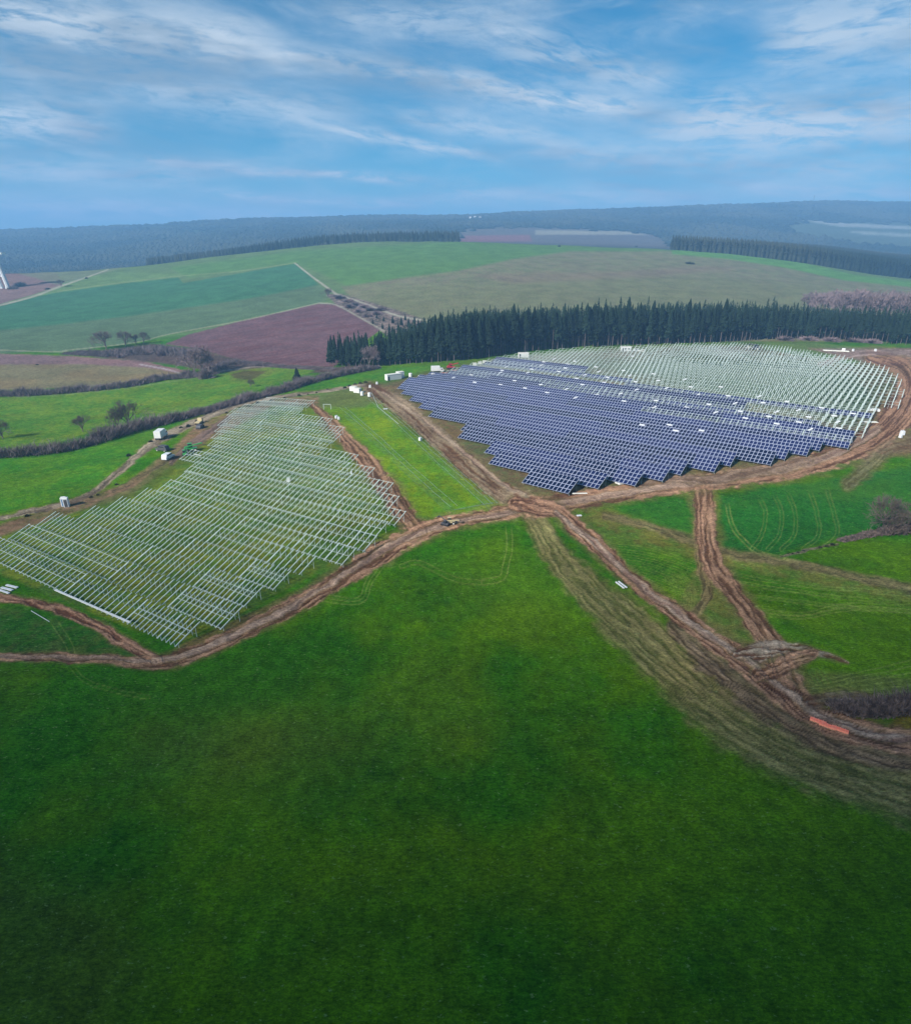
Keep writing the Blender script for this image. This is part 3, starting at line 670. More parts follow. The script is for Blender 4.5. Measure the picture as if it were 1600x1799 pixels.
# right: the park half covered in blue panels
LR, TR = 6.7, R(21)
polyR = [(912,860),(905,846),(858,830),(845,800),(798,770),(800,755),(752,735),(728,714),(706,698),(688,688),(700,676),(760,664),(820,648),(880,634),(920,628),(1000,620),(1100,616),(1180,612),(1300,611),(1400,622),(1490,638),(1568,658),(1578,722),(1526,724),(1524,775),(1490,790),(1458,800),(1390,815),(1318,822),(1236,836),(1160,848),(1138,853),(1080,860),(1040,868),(988,874)]
line_full = [(600,672),(840,672),(900,680),(960,692),(1010,706),(1100,716),(1200,735),(1300,748),(1420,762),(1560,790)]
line_semi = [(600,650),(820,650),(900,642),(980,650),(1060,668),(1140,686),(1220,704),(1300,722),(1400,742),(1500,766),(1560,780)]
def yline(l, x): return float(np.interp(x, [q[0] for q in l], [q[1] for q in l]))
def kindR(u, v, r):
    if u > 1090 and r in (11, 17): return 'semi'
    if v > yline(line_full, u) or v < yline(line_full, u) and v > yline(line_full, u) - 2: return 'full'
    if v > yline(line_semi, u): return ('semi', 'bare', 'semi', 'full')[r % 4]
    if 1160 < u < 1380 and v < 642: return 'dense'
    if u > 1380: return 'dense2'
    return 'bare'
rowsR = field(36.5, 137.6, 8.05, 40, polyR, LR, TR, (-330, 120), kindR)
nR = sum(len(r) for r in rowsR)
def add_table(q, P, Q, typ, L, tilt, name, label, cat, group, near_):
    t = thing(name, label, cat, (0, 0, 0), 0, group); P3, Q3 = V3(P), V3(Q); place(t, P3, Q3); W = q * CW
    parts = []
    if typ == 'full': link('panel_array', pv_meshes(q, 4, L, tilt), t)
    if typ == 'semi': link('panel_array', pv_meshes(q, 2, L, tilt), t)
    spec = {'full': (3.48, (.12, .38, .62, .88), .1), 'semi': (2.32, (.62, .76, .98), .20), 'bare': (2.32, (.04, .34, .66, .97), .22), 'dense': (1.74, (.5,), .26), 'dense2': (2.32, (.34, .66), .30),
            'grid': (1.5, (.05, .50, .95), .15), 'raf': (1.5, (), .17), 'part': (1.2, (.42, .62), .15), 'low': (1.2, (.03, .42, .62), .15)}[typ]
    if not near_:
        link('frame', frame_mesh(q, L, tilt, spec[0], spec[1], spec[2], .06), t)
        k = max(1, int(round(W / 4.6)))
        for i in range(k + 1):
            for s in (.12, .80): p = slope_pt(0, tilt, 0, s * L, -.2); link('post', post_mesh(p.z, False), t, (.06 + (W - .12) * i / k, p.y, 0))
    else:
        k = max(2, int(round(W / spec[0]))); rm = rafter_mesh(L, tilt, spec[2])
        pe = 1 if typ in ('raf', 'part', 'low', 'grid') else 1
        for i in range(k + 1):
            x = .06 + (W - .12) * i / k
            o = link('rafter', rm, t, (x, 0, 0))
            if i % pe == 0:
                for s, rear in ((.12, False), (.80, True)):
                    p = slope_pt(0, tilt, 0, s * L, -.2); link('post', post_mesh(p.z, rear), t, (x, p.y, 0))
        for s in spec[1]:
            wp = .07; p = slope_pt(0, tilt, 0, s * L) - Vector((0, 0, LOW)); link('purlin', purlin_mesh(L, tilt, W, wp), t, p)
    return t
TXT = {'full': ('solar_table', 'fully covered blue solar table', 'solar panels', 'blue panel tables in the right-hand park'),
       'semi': ('solar_table', 'half-covered solar table', 'solar panels', 'half-covered tables in the right-hand park'),
       'bare': ('mounting_rack', 'bare rack with wide rafters', 'mounting rack', 'bare racks at the back of the right-hand park'),
       'dense': ('mounting_rack', 'bare rack of tight upright rafters', 'mounting rack', 'bare racks at the back of the right-hand park'),
       'dense2': ('mounting_rack', 'bare rack with close-set rafters', 'mounting rack', 'bare racks at the back of the right-hand park')}
cnt_obj = 0
for r, row in enumerate(rowsR):
    for i, (q, P, Q, u, v, typ) in enumerate(row):
        nm, lb, cat, grp = TXT[typ]
        wh = 'left end of' if i == 0 else ('right end of' if i == len(row) - 1 else ordn(i + 1) + ' from left in')
        rr = 'the frontmost row' if r == 0 else f'{ordn(r + 1)} row of right park'
        add_table(q, P, Q, typ, LR, TR, nm, f'{lb}, {wh} {rr}', cat, grp, False)

# left: open steel racks
LL, TL = 5.4, R(20)
polyL = [(0,1014),(-60,985),(-60,930),(0,950),(50,942),(62,928),(110,926),(135,908),(165,902),(205,890),(258,872),(292,852),(325,828),(306,812),(326,806),(352,800),(362,778),(384,745),(400,728),(440,718),(455,712),(535,716),(545,720),(515,736),(560,742),(585,764),(590,780),(562,790),(610,815),(625,826),(640,850),(662,872),(697,912),(686,930),(660,952),(620,974),(588,996),(534,1018),(482,1040),(428,1072),(370,1108),(306,1146),(228,1112),(96,1052)]
def kindL(u, v, r):
    if r == 0: return 'part' if u > 232 else ('grid' if u < 95 else 'raf')
    if r == 1: return 'low' if u > 296 else ('grid' if u < 150 else 'raf')
    if r == 2: return 'low' if u > 355 else ('grid' if u < 60 else 'raf')
    if r == 3: return 'low' if u > 410 else ('raf' if u > 90 else 'grid')
    a = 150 + (v - 900) * -.5
    if v < 850: return 'grid'
    if u > 400 and v < 1000: return 'grid'
    if u < 150 and v < 940: return 'grid'
    return 'raf' if v > 885 or u > 430 else 'grid'
rowsL = field(31, 47.9, 7.0, 24, polyL, LL, TL, (-260, -40), kindL, (16, 8, 4))
TXL = {'grid': 'open rack of crossed rafters', 'raf': 'open rack without rails', 'part': 'open rack with two short rails', 'low': 'open rack with low rails'}
for r, row in enumerate(rowsL):
    for i, (q, P, Q, u, v, typ) in enumerate(row):
        wh = 'left end of' if i == 0 else ('right end of' if i == len(row) - 1 else ordn(i + 1) + ' from left in')
        rr = 'frontmost row' if r == 0 else f'{ordn(r + 1)} row'
        add_table(q, P, Q, typ, LL, TL, 'mounting_rack', f'{TXL[typ]}, {wh} {rr}, left field', 'mounting rack', 'open steel racks in the left-hand field', r < 12)
print('TABLES', nR, sum(len(r) for r in rowsL))
# ------------------------------------------------------------------ trees
def spruce_mesh(seed, h=26.0, r=3.1, low=.30, n=150, quads_=2):
    rr = random.Random(seed); g = Geo(); zc = h * low
    for k in range(n):
        t = (k + rr.random()) / n; t = t ** .85; z = zc + (h - zc) * t; L = r * (1 - t) ** .75 * rr.uniform(.65, 1.15) + .25
        if t < .12: L *= rr.uniform(.4, 1.0)
        a = rr.uniform(0, 6.283) if quads_ == 1 else k * 2.4 + rr.uniform(-.4, .4); ca, sa = math.cos(a), math.sin(a); dr = L * rr.uniform(.25, .6); wd = L * rr.uniform(.30, .5) + .15
        base = Vector((0, 0, z)); tip = Vector((ca * L, sa * L, z - dr)); mid = Vector((ca * L * .6, sa * L * .6, z - dr * .35)); sd = Vector((-sa, ca, 0)) * wd
        g.poly([base + Vector((0, 0, .25)), mid - sd + Vector((0, 0, -.35)), tip, mid + sd + Vector((0, 0, -.35))], M['needle'])
        if quads_ > 1:
            g.poly([base, mid + Vector((0, 0, .25)), tip + Vector((0, 0, -.2)), mid + Vector((0, 0, -wd * 1.5))], M['needle'])
    g.poly([(-.3, 0, h - 1.6), (.3, 0, h - 1.6), (0, 0, h + .5)], M['needle']); g.poly([(0, -.3, h - 1.6), (0, .3, h - 1.6), (0, 0, h + .5)], M['needle'])
    return g
def trunk_mesh(h, r, m, name='trunk'):
    g = Geo(); g.cyl((0, 0, -.4), (0, 0, h), r, r * .25, m, 6); return g.mesh(name)
VAR = []
for k in range(9):
    VAR.append((spruce_mesh(k, 26, [3.6, 4.2, 3.2][k % 3], [.22, .34, .46, .30, .52, .26, .40, .18, .36][k], 150).mesh('crown'), trunk_mesh(24, .24, M['sbark'])))
BACKV = [spruce_mesh(50 + k, 26, 3.9, .34, 52, 1) for k in range(6)]
def arr_of(g):
    V = np.array([tuple(v) for v in g.v]); return V, g.f
BACKA = [arr_of(g) for g in BACKV]
class Merge:
    def __init__(s): s.V = []; s.F = []; s.n = 0
    def add(s, V, Fc, loc, sc, rz):
        c, s_ = math.cos(rz), math.sin(rz); W = V * sc
        x = W[:, 0] * c - W[:, 1] * s_ + loc[0]; y = W[:, 0] * s_ + W[:, 1] * c + loc[1]; z = W[:, 2] + loc[2]
        s.V.append(np.stack([x, y, z], -1)); s.F.append([[i + s.n for i in f] for f in Fc]); s.n += len(V)
    def mesh(s, name, m):
        me = bpy.data.meshes.new(name); me.from_pydata(np.concatenate(s.V).tolist(), [], [f for F_ in s.F for f in F_]); me.materials.append(m); me.update(); return me
def world_line(pts): return [at(*p) for p in pts]
def resample(P, step):
    P = [Vector((p[0], p[1])) for p in P]; out = []; acc = 0
    for a, b in zip(P, P[1:]):
        L = (b - a).length; t = acc
        while t < L: out.append(a + (b - a) * (t / L)); t += step
        acc = t - L
    return out
front = world_line([(582,643),(600,645),(640,646),(665,643),(700,641),(760,637),(800,634),(860,627),(900,620),(1000,612),(1100,607),(1200,604),(1300,600),(1330,597),(1400,596),(1500,600),(1600,606)])
front.append(front[-1] + (front[-1] - front[-2]) * .6)
TOPX = [560,600,650,700,750,800,900,1050,1200,1350,1450,1600,1800]; TOPY = [600,594,590,582,562,553,547,541,536,539,545,549,555]
DEPX = [560,600,655,665,700,760,850,1000,1600]; DEPD = [22,24,28,45,70,95,80,62,62]
FL = resample(front, 3.4); merge = Merge(); pos = []
for j in range(26):
    for i, p in enumerate(FL):
        x = p.x + random.uniform(-1.3, 1.3) + (j % 2) * 1.8; y_ = p.y + j * 4.2 + random.uniform(-1.4, 1.4)
        z = float(height(x, y_)); a, b = proj(x, y_, z); a = float(a)
        fx, _ = proj(p.x, p.y, float(height(p.x, p.y)))
        if j * 4.2 > np.interp(float(fx), DEPX, DEPD): continue
        if 648 < a < 660 and j < 4: continue
        top = float(np.interp(a, TOPX, TOPY)) + random.gauss(0, 4.6) - (random.random() < .08) * 7 + (random.random() < .2) * 8
        h = py_z(top, y_) - z; h = min(max(h, 11), 31)
        pos.append((j, a, x, y_, z, h))
indiv = [p for p in pos if p[0] < 3 and -20 < p[1] < 1625]; indiv.sort(key=lambda p: (p[0], p[1]))
lim = {0: 999, 1: 999, 2: 999}; used_ = 0; ctr = {0: 0, 1: 0, 2: 0}; RANK = ['front', 'second', 'third']
for p in pos:
    pass
for p in indiv:
    if used_ >= 298: 
        V, Fc = random.choice(BACKA); merge.add(V, Fc, (p[2], p[3], p[4]), p[5] / 26, random.uniform(0, 6.28)); continue
    j, a, x, y_, z, h = p; ctr[j] += 1; used_ += 1
    t = thing('spruce_tree', f'dark spruce, {ordn(ctr[j])} from the left in the {RANK[j]} rank of the wood', 'tree', (x, y_, z), random.uniform(0, 6.28), 'tall spruces along the edge of the wood')
    bare = a > 830
    k = random.choice([1, 2, 4, 6, 8] if bare and random.random() < .75 else [0, 3, 5, 7]); s = h / 26
    t.scale = (s * random.uniform(.9, 1.1), s, s)
    link('crown', VAR[k][0], t); link('trunk', VAR[k][1], t)
for p in pos:
    if p[0] >= 3 or not (-20 < p[1] < 1625):
        V, Fc = random.choice(BACKA); merge.add(V, Fc, (p[2], p[3], p[4]), p[5] / 26, random.uniform(0, 6.28))
o = link('spruce_forest', merge.mesh('spruce_forest', M['needle'])); tag(o, 'dense dark spruce wood behind its front ranks of trees', 'forest', None, 'stuff')
print('spruces', used_, len(pos))

# bare broadleaved trees
def bare_mesh(seed, h, m='twig', twigs=4, tw=.02):
    rr = random.Random(seed); T = Geo(); B = Geo()
    def grow(p, d, L, r, lev):
        q = p + d * L; (T if lev == 0 else B).cyl(p, q, r, r * .65, M['bark'] if lev < 3 else M[m], 5 if lev < 2 else 3, False)
        if lev >= 5:
            for _ in range(twigs):
                dd = (d + Vector((rr.gauss(0, .5), rr.gauss(0, .5), rr.gauss(.1, .35)))).normalized(); s = dd.cross(Vector((rr.random(), rr.random(), 1))).normalized() * tw
                st = p + (q - p) * rr.random(); B.poly([st - s, st + s, st + dd * h * rr.uniform(.05, .10)], M[m])
            return
        for k in range(6 if lev == 0 else (4 if lev == 1 else 3)):
            a = rr.uniform(0, 6.283) + k * 2.1; sp_ = rr.uniform(.30, .95)
            u = d.orthogonal().normalized(); v = d.cross(u); dd = (d + (u * math.cos(a) + v * math.sin(a)) * sp_ + Vector((0, 0, .10 if lev != 1 else -.12))).normalized()
            grow(p + (q - p) * rr.uniform(.6, 1.0) if k else q, dd, L * (1.35 if lev == 0 else rr.uniform(.60, .84)), r * .60, lev + 1)
    grow(Vector((0, 0, -.3)), Vector((rr.uniform(-.05, .05), rr.uniform(-.05, .05), 1)).normalized(), h * .17, h * .024, 0)
    for g_ in (T, B):
        top = max(v.z for v in B.v)
    sc_ = h / top
    for g_ in (T, B): g_.v = [v * sc_ for v in g_.v]
    return T.mesh('trunk'), B.mesh('crown')
BV = [bare_mesh(s, 10, m='twig') for s in (1, 2, 3)]; BP = [bare_mesh(s, 10, m='twigp', twigs=5, tw=.035) for s in (11, 12, 13)]
def px2m(p): # metres per photo pixel there
    return ((p[1]) * cP - (p[2] - H) * sP) / F
def bare_tree(u, v, hp, lab, var=0, wide=1.0, purple=False, group=None, dy=0.0):
    p = at(u, v); h = hp * px2m(p); t = thing('bare_tree', lab, 'tree', p, random.uniform(0, 6), group); s = h / 10
    t.scale = (s * wide, s * wide, s); T_, B_ = (BP if purple else BV)[var % 3]; link('trunk', T_, t); link('crown', B_, t); return t
bare_tree(187, 613, 34, 'broad bare tree at the left of the row above the scrub bank', 0, 1.2)
bare_tree(221, 608, 29, 'smaller bare tree second from the left above the scrub bank', 1, 1.1)
bare_tree(240, 605, 20, 'thin bare sapling third from the left above the scrub bank', 2, .7)
bare_tree(253, 604, 23, 'thin bare tree at the right end of the row above the scrub bank', 0, .8)
bare_tree(227, 748, 48, 'large dark bare tree standing tall over the lower hedge', 1, 1.25)
bare_tree(208, 752, 34, 'dark bare tree leaning on the left flank of the large hedge tree', 2, 1.0)
bare_tree(146, 758, 32, 'small round bare tree rising from the lower hedge on the left', 2, 1.0)
bare_tree(342, 660, 56, 'pale mauve bare tree where the scrub bank meets the ploughed field', 0, .85, True)
bare_tree(356, 655, 52, 'second pale mauve bare tree beside the ploughed field', 1, .8, True)
bare_tree(1551, 936, 76, 'tall bare tree on the hedge at the right edge', 0, .8)
bare_tree(1576, 936, 52, 'bushy bare tree right of the tall one at the right edge', 1, .75)
bare_tree(1562, 938, 40, 'low bare tree tucked between the two taller ones at the right edge', 2, .9)
bare_tree(1606, 936, 60, 'bare tree cut by the right edge of the photo', 2, 1.0)
bare_tree(108, 504, 14, 'tiny lone bare tree beside the far lane on the left', 2, 1.0)
bare_tree(576, 522, 17, 'little bare tree at the fork of the far lanes', 1, 1.1)
bare_tree(440, 680, 14, 'small bare bush rising from the lower hedge below the soil heap', 0, 1.2)
bare_tree(5, 770, 34, 'brown bare tree at the left edge above the lower hedge', 1, 1.2)
bare_tree(595, 640, 30, 'pale bare tree at the left foot of the spruce wood', 2, .8, True)
bare_tree(655, 645, 44, 'mauve bare tree in the gap at the left of the spruce wood', 0, .7, True)
bare_tree(648, 646, 40, 'second mauve bare tree in the gap of the spruce wood', 1, .7, True)
# round pale bush and small conifers
def bush_mesh(seed, n=420, m='twigp', flat=.8):
    rr = random.Random(seed); g = Geo()
    for _ in range(n):
        d = Vector((rr.gauss(0, 1), rr.gauss(0, 1), abs(rr.gauss(0, .9)))).normalized(); a = d * rr.uniform(.1, .55); b = d * rr.uniform(.75, 1.02) + Vector((rr.gauss(0, .07), rr.gauss(0, .07), rr.gauss(0, .05)))
        s = d.cross(Vector((rr.random(), rr.random(), rr.random()))).normalized() * .035; a.z *= flat; b.z *= flat; a.z -= .05; g.poly([a - s, a + s, b], M[m])
    return g.mesh('twigs')
BU = [bush_mesh(1), bush_mesh(2), bush_mesh(3, 420, 'hedge'), bush_mesh(4, 300, 'shrub')]
def bush(u, v, hp, lab, k=0, wide=1.0, group=None, name='bush'):
    p = at(u, v); h = hp * px2m(p); o = link(name, BU[k], None, p, random.uniform(0, 6)); o.scale = (h * wide, h * wide, h * 1.2); return tag(o, lab, 'bush', group)
bush(364, 664, 24, 'round pale bush in front of the mauve trees', 0, .75)
bush(330, 662, 18, 'low pale bush left of the mauve trees', 1, .9)
bush(212, 628, 9, 'pale round shrub at the left of the scrub bank', 0, .8); bush(262, 622, 11, 'pale shrub in the middle of the scrub bank', 1, .9)
bush(286, 624, 12, 'pale shrub at the right of the scrub bank', 0, 1.0); bush(245, 618, 9, 'grey shrub on the upper side of the scrub bank', 2, 1.2)
bush(1211, 463, 5, 'dark mound of bushes alone on the far field', 3, 2.2); bush(982, 433, 4, 'tiny dark bush near the far crest', 3, 1.0); bush(1117, 434, 4, 'tiny dark bush right of centre on the far crest', 3, 1.0)
bush(84, 508, 4, 'small dark bush on the brown field at far left', 3, 1.5); bush(35, 502, 9, 'bush at the foot of the white tower', 2, 1.6); bush(22, 507, 7, 'low bush close to the white tower legs', 2, 1.5); bush(65, 641, 3, 'tiny dark bush on the far brown strip', 3, 1.2); bush(152, 489, 3.5, 'tiny dark bush on the far left lane', 3, 1)
for (u, v), wd in zip([(1500,600),(1530,602),(1380,597),(1420,597),(1460,599)], ['fourth', 'fifth', 'first', 'second', 'third']): bush(u, v, 9, f'reddish brush at the wood edge, {wd} from the left', 0, 2.2, 'brush below the right part of the wood')
sh = [(318,750,5),(331,747,6),(345,738,4),(398,724,4),(421,716,4),(437,712,4),(452,706,5),(476,702,4),(500,697,3),(526,693,5),(541,691,3),(556,688,3),(575,682,3),(160,872,5),(172,868,4),(205,850,5),(226,799,6),(265,775,6),(48,905,6),(606,680,5),(614,677,5),(624,674,5),(633,672,5),(642,670,5),(1384,972,3),(1392,971,3),(1401,969,3),(1411,966,3),(1440,960,4),(1452,958,4),(1462,955,5)]
sh.sort()
lw = [q for q in sh if q[0] < 1000]; rw = [q for q in sh if q[0] > 1000]
for i, q in enumerate(lw): bush(q[0], q[1] + 2, q[2], f'small dark bush, {ordn(i + 1)} from the left along the gravel lane', 3, .9, 'small bushes along the upper gravel lane')
for i, q in enumerate(rw): bush(q[0], q[1] + 2, q[2], f'low dark bush, {ordn(i + 1)} from the left on the right-hand ditch', 3, 1.2, 'low bushes on the right-hand ditch')
# dark evergreen
def evergreen(u, v, hp, lab, wide=1.0, group=None):
    p = at(u, v); h = hp * px2m(p); t = thing('conifer', lab, 'tree', p, random.uniform(0, 6), group); s = h / 26; t.scale = (s * wide, s * wide, s); link('crown', VAR[7][0], t); link('trunk', VAR[7][1], t)
evergreen(523, 674, 28, 'single dark evergreen rising from the lower hedge', 2.2)
sc = [(690,566,10),(705,570,11),(718,573,12),(700,580,12),(684,578,9),(728,566,9),(712,560,8),(674,562,7),(690,590,14),(735,575,12),(722,584,13),(662,556,6),(672,575,8),(745,570,11),(655,566,6),(705,592,15)]
sc.sort()
for i, q in enumerate(sc): evergreen(q[0], q[1] + 4, q[2] * 1.5, f'young conifer in the scrub wedge, {ordn(i + 1)} from the left', 1.5, 'young conifers in the scrub wedge')
for i, (u, v) in enumerate([(598,524),(612,530),(625,536),(640,540),(652,545),(632,548),(615,540),(662,552),(670,545),(645,556)]): bush(u, v, 8, f'grey scrub bush, {ordn(i + 1)} set down the far wedge', [2, 0, 2, 1][i % 4], 1.7, 'scrub bushes in the far wedge')

# hedges: long mounds of bare twigs
def hedge(line, lab, m='hedge', dens=60, wide=None):
    P = [(at(a, b), h, ww) for a, b, h, ww in line]; V = []; Fc = []; rr = random.Random(len(line) * 7 + int(line[0][0]))
    for (a, ha, wa), (b, hb_, wb) in zip(P, P[1:]):
        L = (b - a).length; ds = (ha * px2m(a)) ; n = int(L * dens * 3.2 / max(.8, ds * .55)); tw_ = (.30 if a.y > 130 else .62) * px2m(a)
        for _ in range(n):
            t = rr.random(); c = a + (b - a) * t; h = (ha * px2m(a) * (1 - t) + hb_ * px2m(b) * t); ww = (wa * (1 - t) + wb * t)
            nx = (rr.random() + rr.random() - 1) * ww; ny = (rr.random() + rr.random() - 1) * ww * 1.0; x, y_ = c.x + nx, c.y + ny + ww * .4
            cl = .30 + 1.15 * float(fbm(np.array(x / 4.5), np.array(y_ / 4.5), 2)); h *= cl * math.sqrt(max(.15, 1 - (nx / ww) ** 2)); g0 = float(height(x, y_))
            z0 = g0 + rr.random() * h * .35 - .1; z1 = z0 + h * rr.uniform(.25, .6); w_ = tw_; d = Vector((rr.gauss(0, .6), rr.gauss(0, .6), 1)) * (z1 - z0); s = Vector((rr.uniform(-1, 1), rr.uniform(-1, 1), 0)).normalized() * w_ * 1.6
            p0 = Vector((x, y_, z0)); i = len(V); V += [tuple(p0 - s), tuple(p0 + s), tuple(p0 + d + s * .25), tuple(p0 + d - s * .25)]; Fc.append([i, i + 1, i + 2, i + 3])
    me = bpy.data.meshes.new('hedge'); me.from_pydata(V, [], Fc); me.materials.append(M[m]); me.update(); return tag(link('hedge', me), lab, 'hedge')
hedge([(-30,806,26,4),(30,803,30,4),(100,796,30,4),(150,785,30,4),(200,768,30,5),(250,754,30,5),(300,742,22,4),(350,728,20,4),(400,714,20,4),(450,700,18,4),(500,688,16,4),(525,678,17,4),(560,669,16,4),(600,660,15,3),(640,652,12,3),(665,647,8,2)], 'long lower hedge of bare grey brush above the green slope', 'hedge', 95)
hedge([(-30,696,18,5),(40,696,17,5),(100,692,16,5),(160,687,16,5),(220,680,14,5),(280,668,15,5),(330,664,16,5),(375,658,12,5)], 'upper hedge of dark brush below the tan field', 'hedge', 80)
hedge([(115,622,5,5),(160,624,9,7),(200,626,13,9),(240,622,15,10),(290,620,14,10),(330,630,16,10)], 'dark scrub bank under the row of bare trees', 'hedge', 45)
hedge([(370,650,13,6),(400,640,12,6),(440,640,7,5),(500,646,5,4),(540,648,5,4),(580,650,6,4)], 'low scrub line between ploughed field and meadow', 'hedge', 60)
hedge([(1470,1246,14,1.4),(1500,1256,28,1.5),(1540,1258,38,1.7),(1580,1256,46,1.9),(1640,1250,50,1.9)], 'dark bramble hedge at the right edge beside the muddy track', 'hedge_dark', 150)
hedge([(1478,952,5,1.2),(1510,945,10,1.2),(1540,940,16,1.6),(1580,938,26,1.8),(1640,934,32,1.8)], 'hedge under the bare trees at the right edge', 'hedge_dark', 90)
# mauve wood behind the spruces on the right
k_ = 0
for u, v, hp in [(1418,545,24),(1432,548,28),(1446,550,30),(1462,552,32),(1478,553,33),(1492,555,34),(1508,556,35),(1524,558,36),(1540,560,38),(1556,561,38),(1572,562,38),(1590,564,40),(1606,565,40),(1440,560,36),(1470,566,44),(1500,568,44),(1530,570,46),(1562,572,46),(1592,574,48)]:
    k_ += 1; bare_tree(u, v, hp * 1.4, f'mauve bare tree, {ordn(k_)} of the leafless wood behind the spruces at right', k_, .85, True, 'leafless wood behind the spruces')

# woods beyond the crest
def cone_blob(seed, n=7):
    rr = random.Random(seed); V = []; Fc = []
    rings = [(0, .75), (.35, 1.0), (.72, .62)]
    for z, r in rings:
        for j in range(n): a = 6.283 * j / n + z; q = r * rr.uniform(.75, 1.2); V.append((q * math.cos(a), q * math.sin(a), z + rr.uniform(-.06, .06)))
    V.append((0, 0, 1.05))
    for k in range(2):
        for j in range(n): Fc.append([k * n + j, k * n + (j + 1) % n, (k + 1) * n + (j + 1) % n, (k + 1) * n + j])
    for j in range(n): Fc.append([2 * n + j, 2 * n + (j + 1) % n, 3 * n])
    return np.array(V), Fc
BL = [cone_blob(k, 5) for k in range(5)]
mg = Merge(); cnt = 0
def infar(a, b): return any(inpoly(a, b, f) for f in fields_far)
Yv = 1150.0
while Yv < 3900:
    st = 9 + (Yv - 1100) / 110; n = int(2 * .78 * Yv / st); us = np.linspace(-.78, .78, n); xs = us * Yv + rng.uniform(-.4, .4, n) * st; ys = Yv + rng.uniform(-.4, .4, n) * st
    zs = height(xs, ys); A, B = proj(xs, ys, zs)
    for x, y_, z, a, b in zip(xs, ys, zs, A, B):
        jx, jy = random.gauss(0, 9), random.gauss(0, 2.2)
        if a < -60 or a > 1660 or infar(a + jx, b + jy): continue
        if 240 < a < 420 and b < 424 and vnoise(np.array(x / 120.), np.array(y_ / 120.)) > .62: continue
        if Yv < 1700 and a > 805 and a < 1185: continue
        V, Fc = BL[cnt % 5]; sc_ = st * random.uniform(.6, .85); hh = random.uniform(9, 14)
        mg.add(V, Fc, (x, y_, z - 2), np.array([sc_, sc_, hh]), random.uniform(0, 6)); cnt += 1
    Yv += st
o = link('far_woodland', mg.mesh('far_woodland', M['farwood'])); tag(o, 'hazy blue woods covering the hills beyond the fields', 'forest', None, 'stuff')
# dark spruce plantation just behind the crest on the right
mg = Merge(); cn2 = 0
for yy in np.arange(960, 1420, 6.5):
    for xx in np.arange(.30 * yy, .80 * yy, 5.5):
        x = xx + random.uniform(-2, 2); y_ = yy + random.uniform(-2, 2); z = float(height(x, y_)); a, b = proj(x, y_, z)
        cy = float(np.interp(a, [1150,1180,1300,1400,1500,1600], [438,436,446,458,480,492])); lo_ = float(np.interp(a, [1175,1230,1400,1600], [408,404,420,440]))
        if a < 1178 or (yy < 1110 and b > cy - 0) and float(a) < 1170: continue
        ztop = py_z(lo_ + random.gauss(0, 2.0), y_); h = min(ztop - z, 26)
        if h < 9: continue
        if y_ < np.interp(float(a), [1180,1300,1400,1600], [1080, 1030, 985, 935]): continue
        V, Fc = BACKA[cn2 % 6]; mg.add(V[:4 * 30], Fc[:30], (x, y_, z), np.array([h / 26 * 1.2, h / 26 * 1.2, h / 26]), random.uniform(0, 6)); V2 = BL[cn2 % 5]; mg.add(V2[0], V2[1], (x, y_, z), np.array([2.2, 2.2, h * .93]), 0); cn2 += 1
for yy in np.arange(1165, 1290, 6.5):
    for xx in np.arange(-.46 * yy, .02 * yy, 5.5):
        x = xx + random.uniform(-3, 3); y_ = yy + random.uniform(-3, 3); z = float(height(x, y_)); a, b = proj(x, y_, z); a = float(a)
        if a < 230 or a > 806 or vnoise(np.array(a / 25.), np.array(y_ / 40.)) < .22: continue
        h = min(py_z(float(np.interp(a, [230,290,400,600,800], [462,447,426,410,405])) + random.gauss(0, 2.0), y_) - z, 27)
        if h < 8: continue
        mg.add(BL[cn2 % 5][0], BL[cn2 % 5][1], (x, y_, z), np.array([2.6, 2.6, h * .97]), 0); cn2 += 1
o = link('spruce_plantation', mg.mesh('spruce_plantation', M['farwood'])); tag(o, 'dark bands of trees standing just behind the far crest', 'forest', None, 'stuff')
print('far', cnt, cn2)

# ------------------------------------------------------------------ machines, cabins and materials on the site
def facing(u0, v0, u1, v1): a, b = at(u0, v0), at(u1, v1); return math.atan2(b.y - a.y, b.x - a.x)
def wheel_(parent, x, y_, r=.45, w_=.3, hub='cream'):
    g = Geo(); g.cyl((0, -w_ / 2, 0), (0, w_ / 2, 0), r, r, M['black'], 12); h = Geo(); h.cyl((0, -w_ / 2 - .02, 0), (0, w_ / 2 + .02, 0), r * .5, r * .5, M[hub], 8)
    o = link('wheel', g.mesh('wheel'), parent, (x, y_, r)); link('rim', h.mesh('rim'), o); return o
def cabin(u, v, lab, L=6.0, W=2.4, Hh=2.6, rz=0, m='white', door=True, wins=2, name='site_cabin', group=None):
    t = thing(name, lab, 'cabin', at(u, v), rz, group)
    g = Geo(); g.box((0, 0, .15 + Hh / 2), (L, W, Hh), M[m]); link('body', g.mesh('body', .05), t)
    g = Geo(); g.box((0, 0, Hh + .2), (L + .16, W + .16, .14), M['cream']); link('roof', g.mesh('roof', .03), t)
    for s in (-1, 1):
        g = Geo(); g.box((s * (L / 2 - .5), 0, .05), (.25, W - .2, .22), M['steel']); link('skid', g.mesh('skid'), t)
    if door: g = Geo(); g.box((-L / 2 + .9, -W / 2 - .015, 1.2), (.85, .05, 1.95), M['glass']); link('door', g.mesh('door'), t)
    for k in range(wins):
        g = Geo(); g.box((-L / 2 + 2.4 + k * 2.0, -W / 2 - .015, 1.65), (.95, .05, .8), M['glass']); link('window', g.mesh('window'), t)
    return t
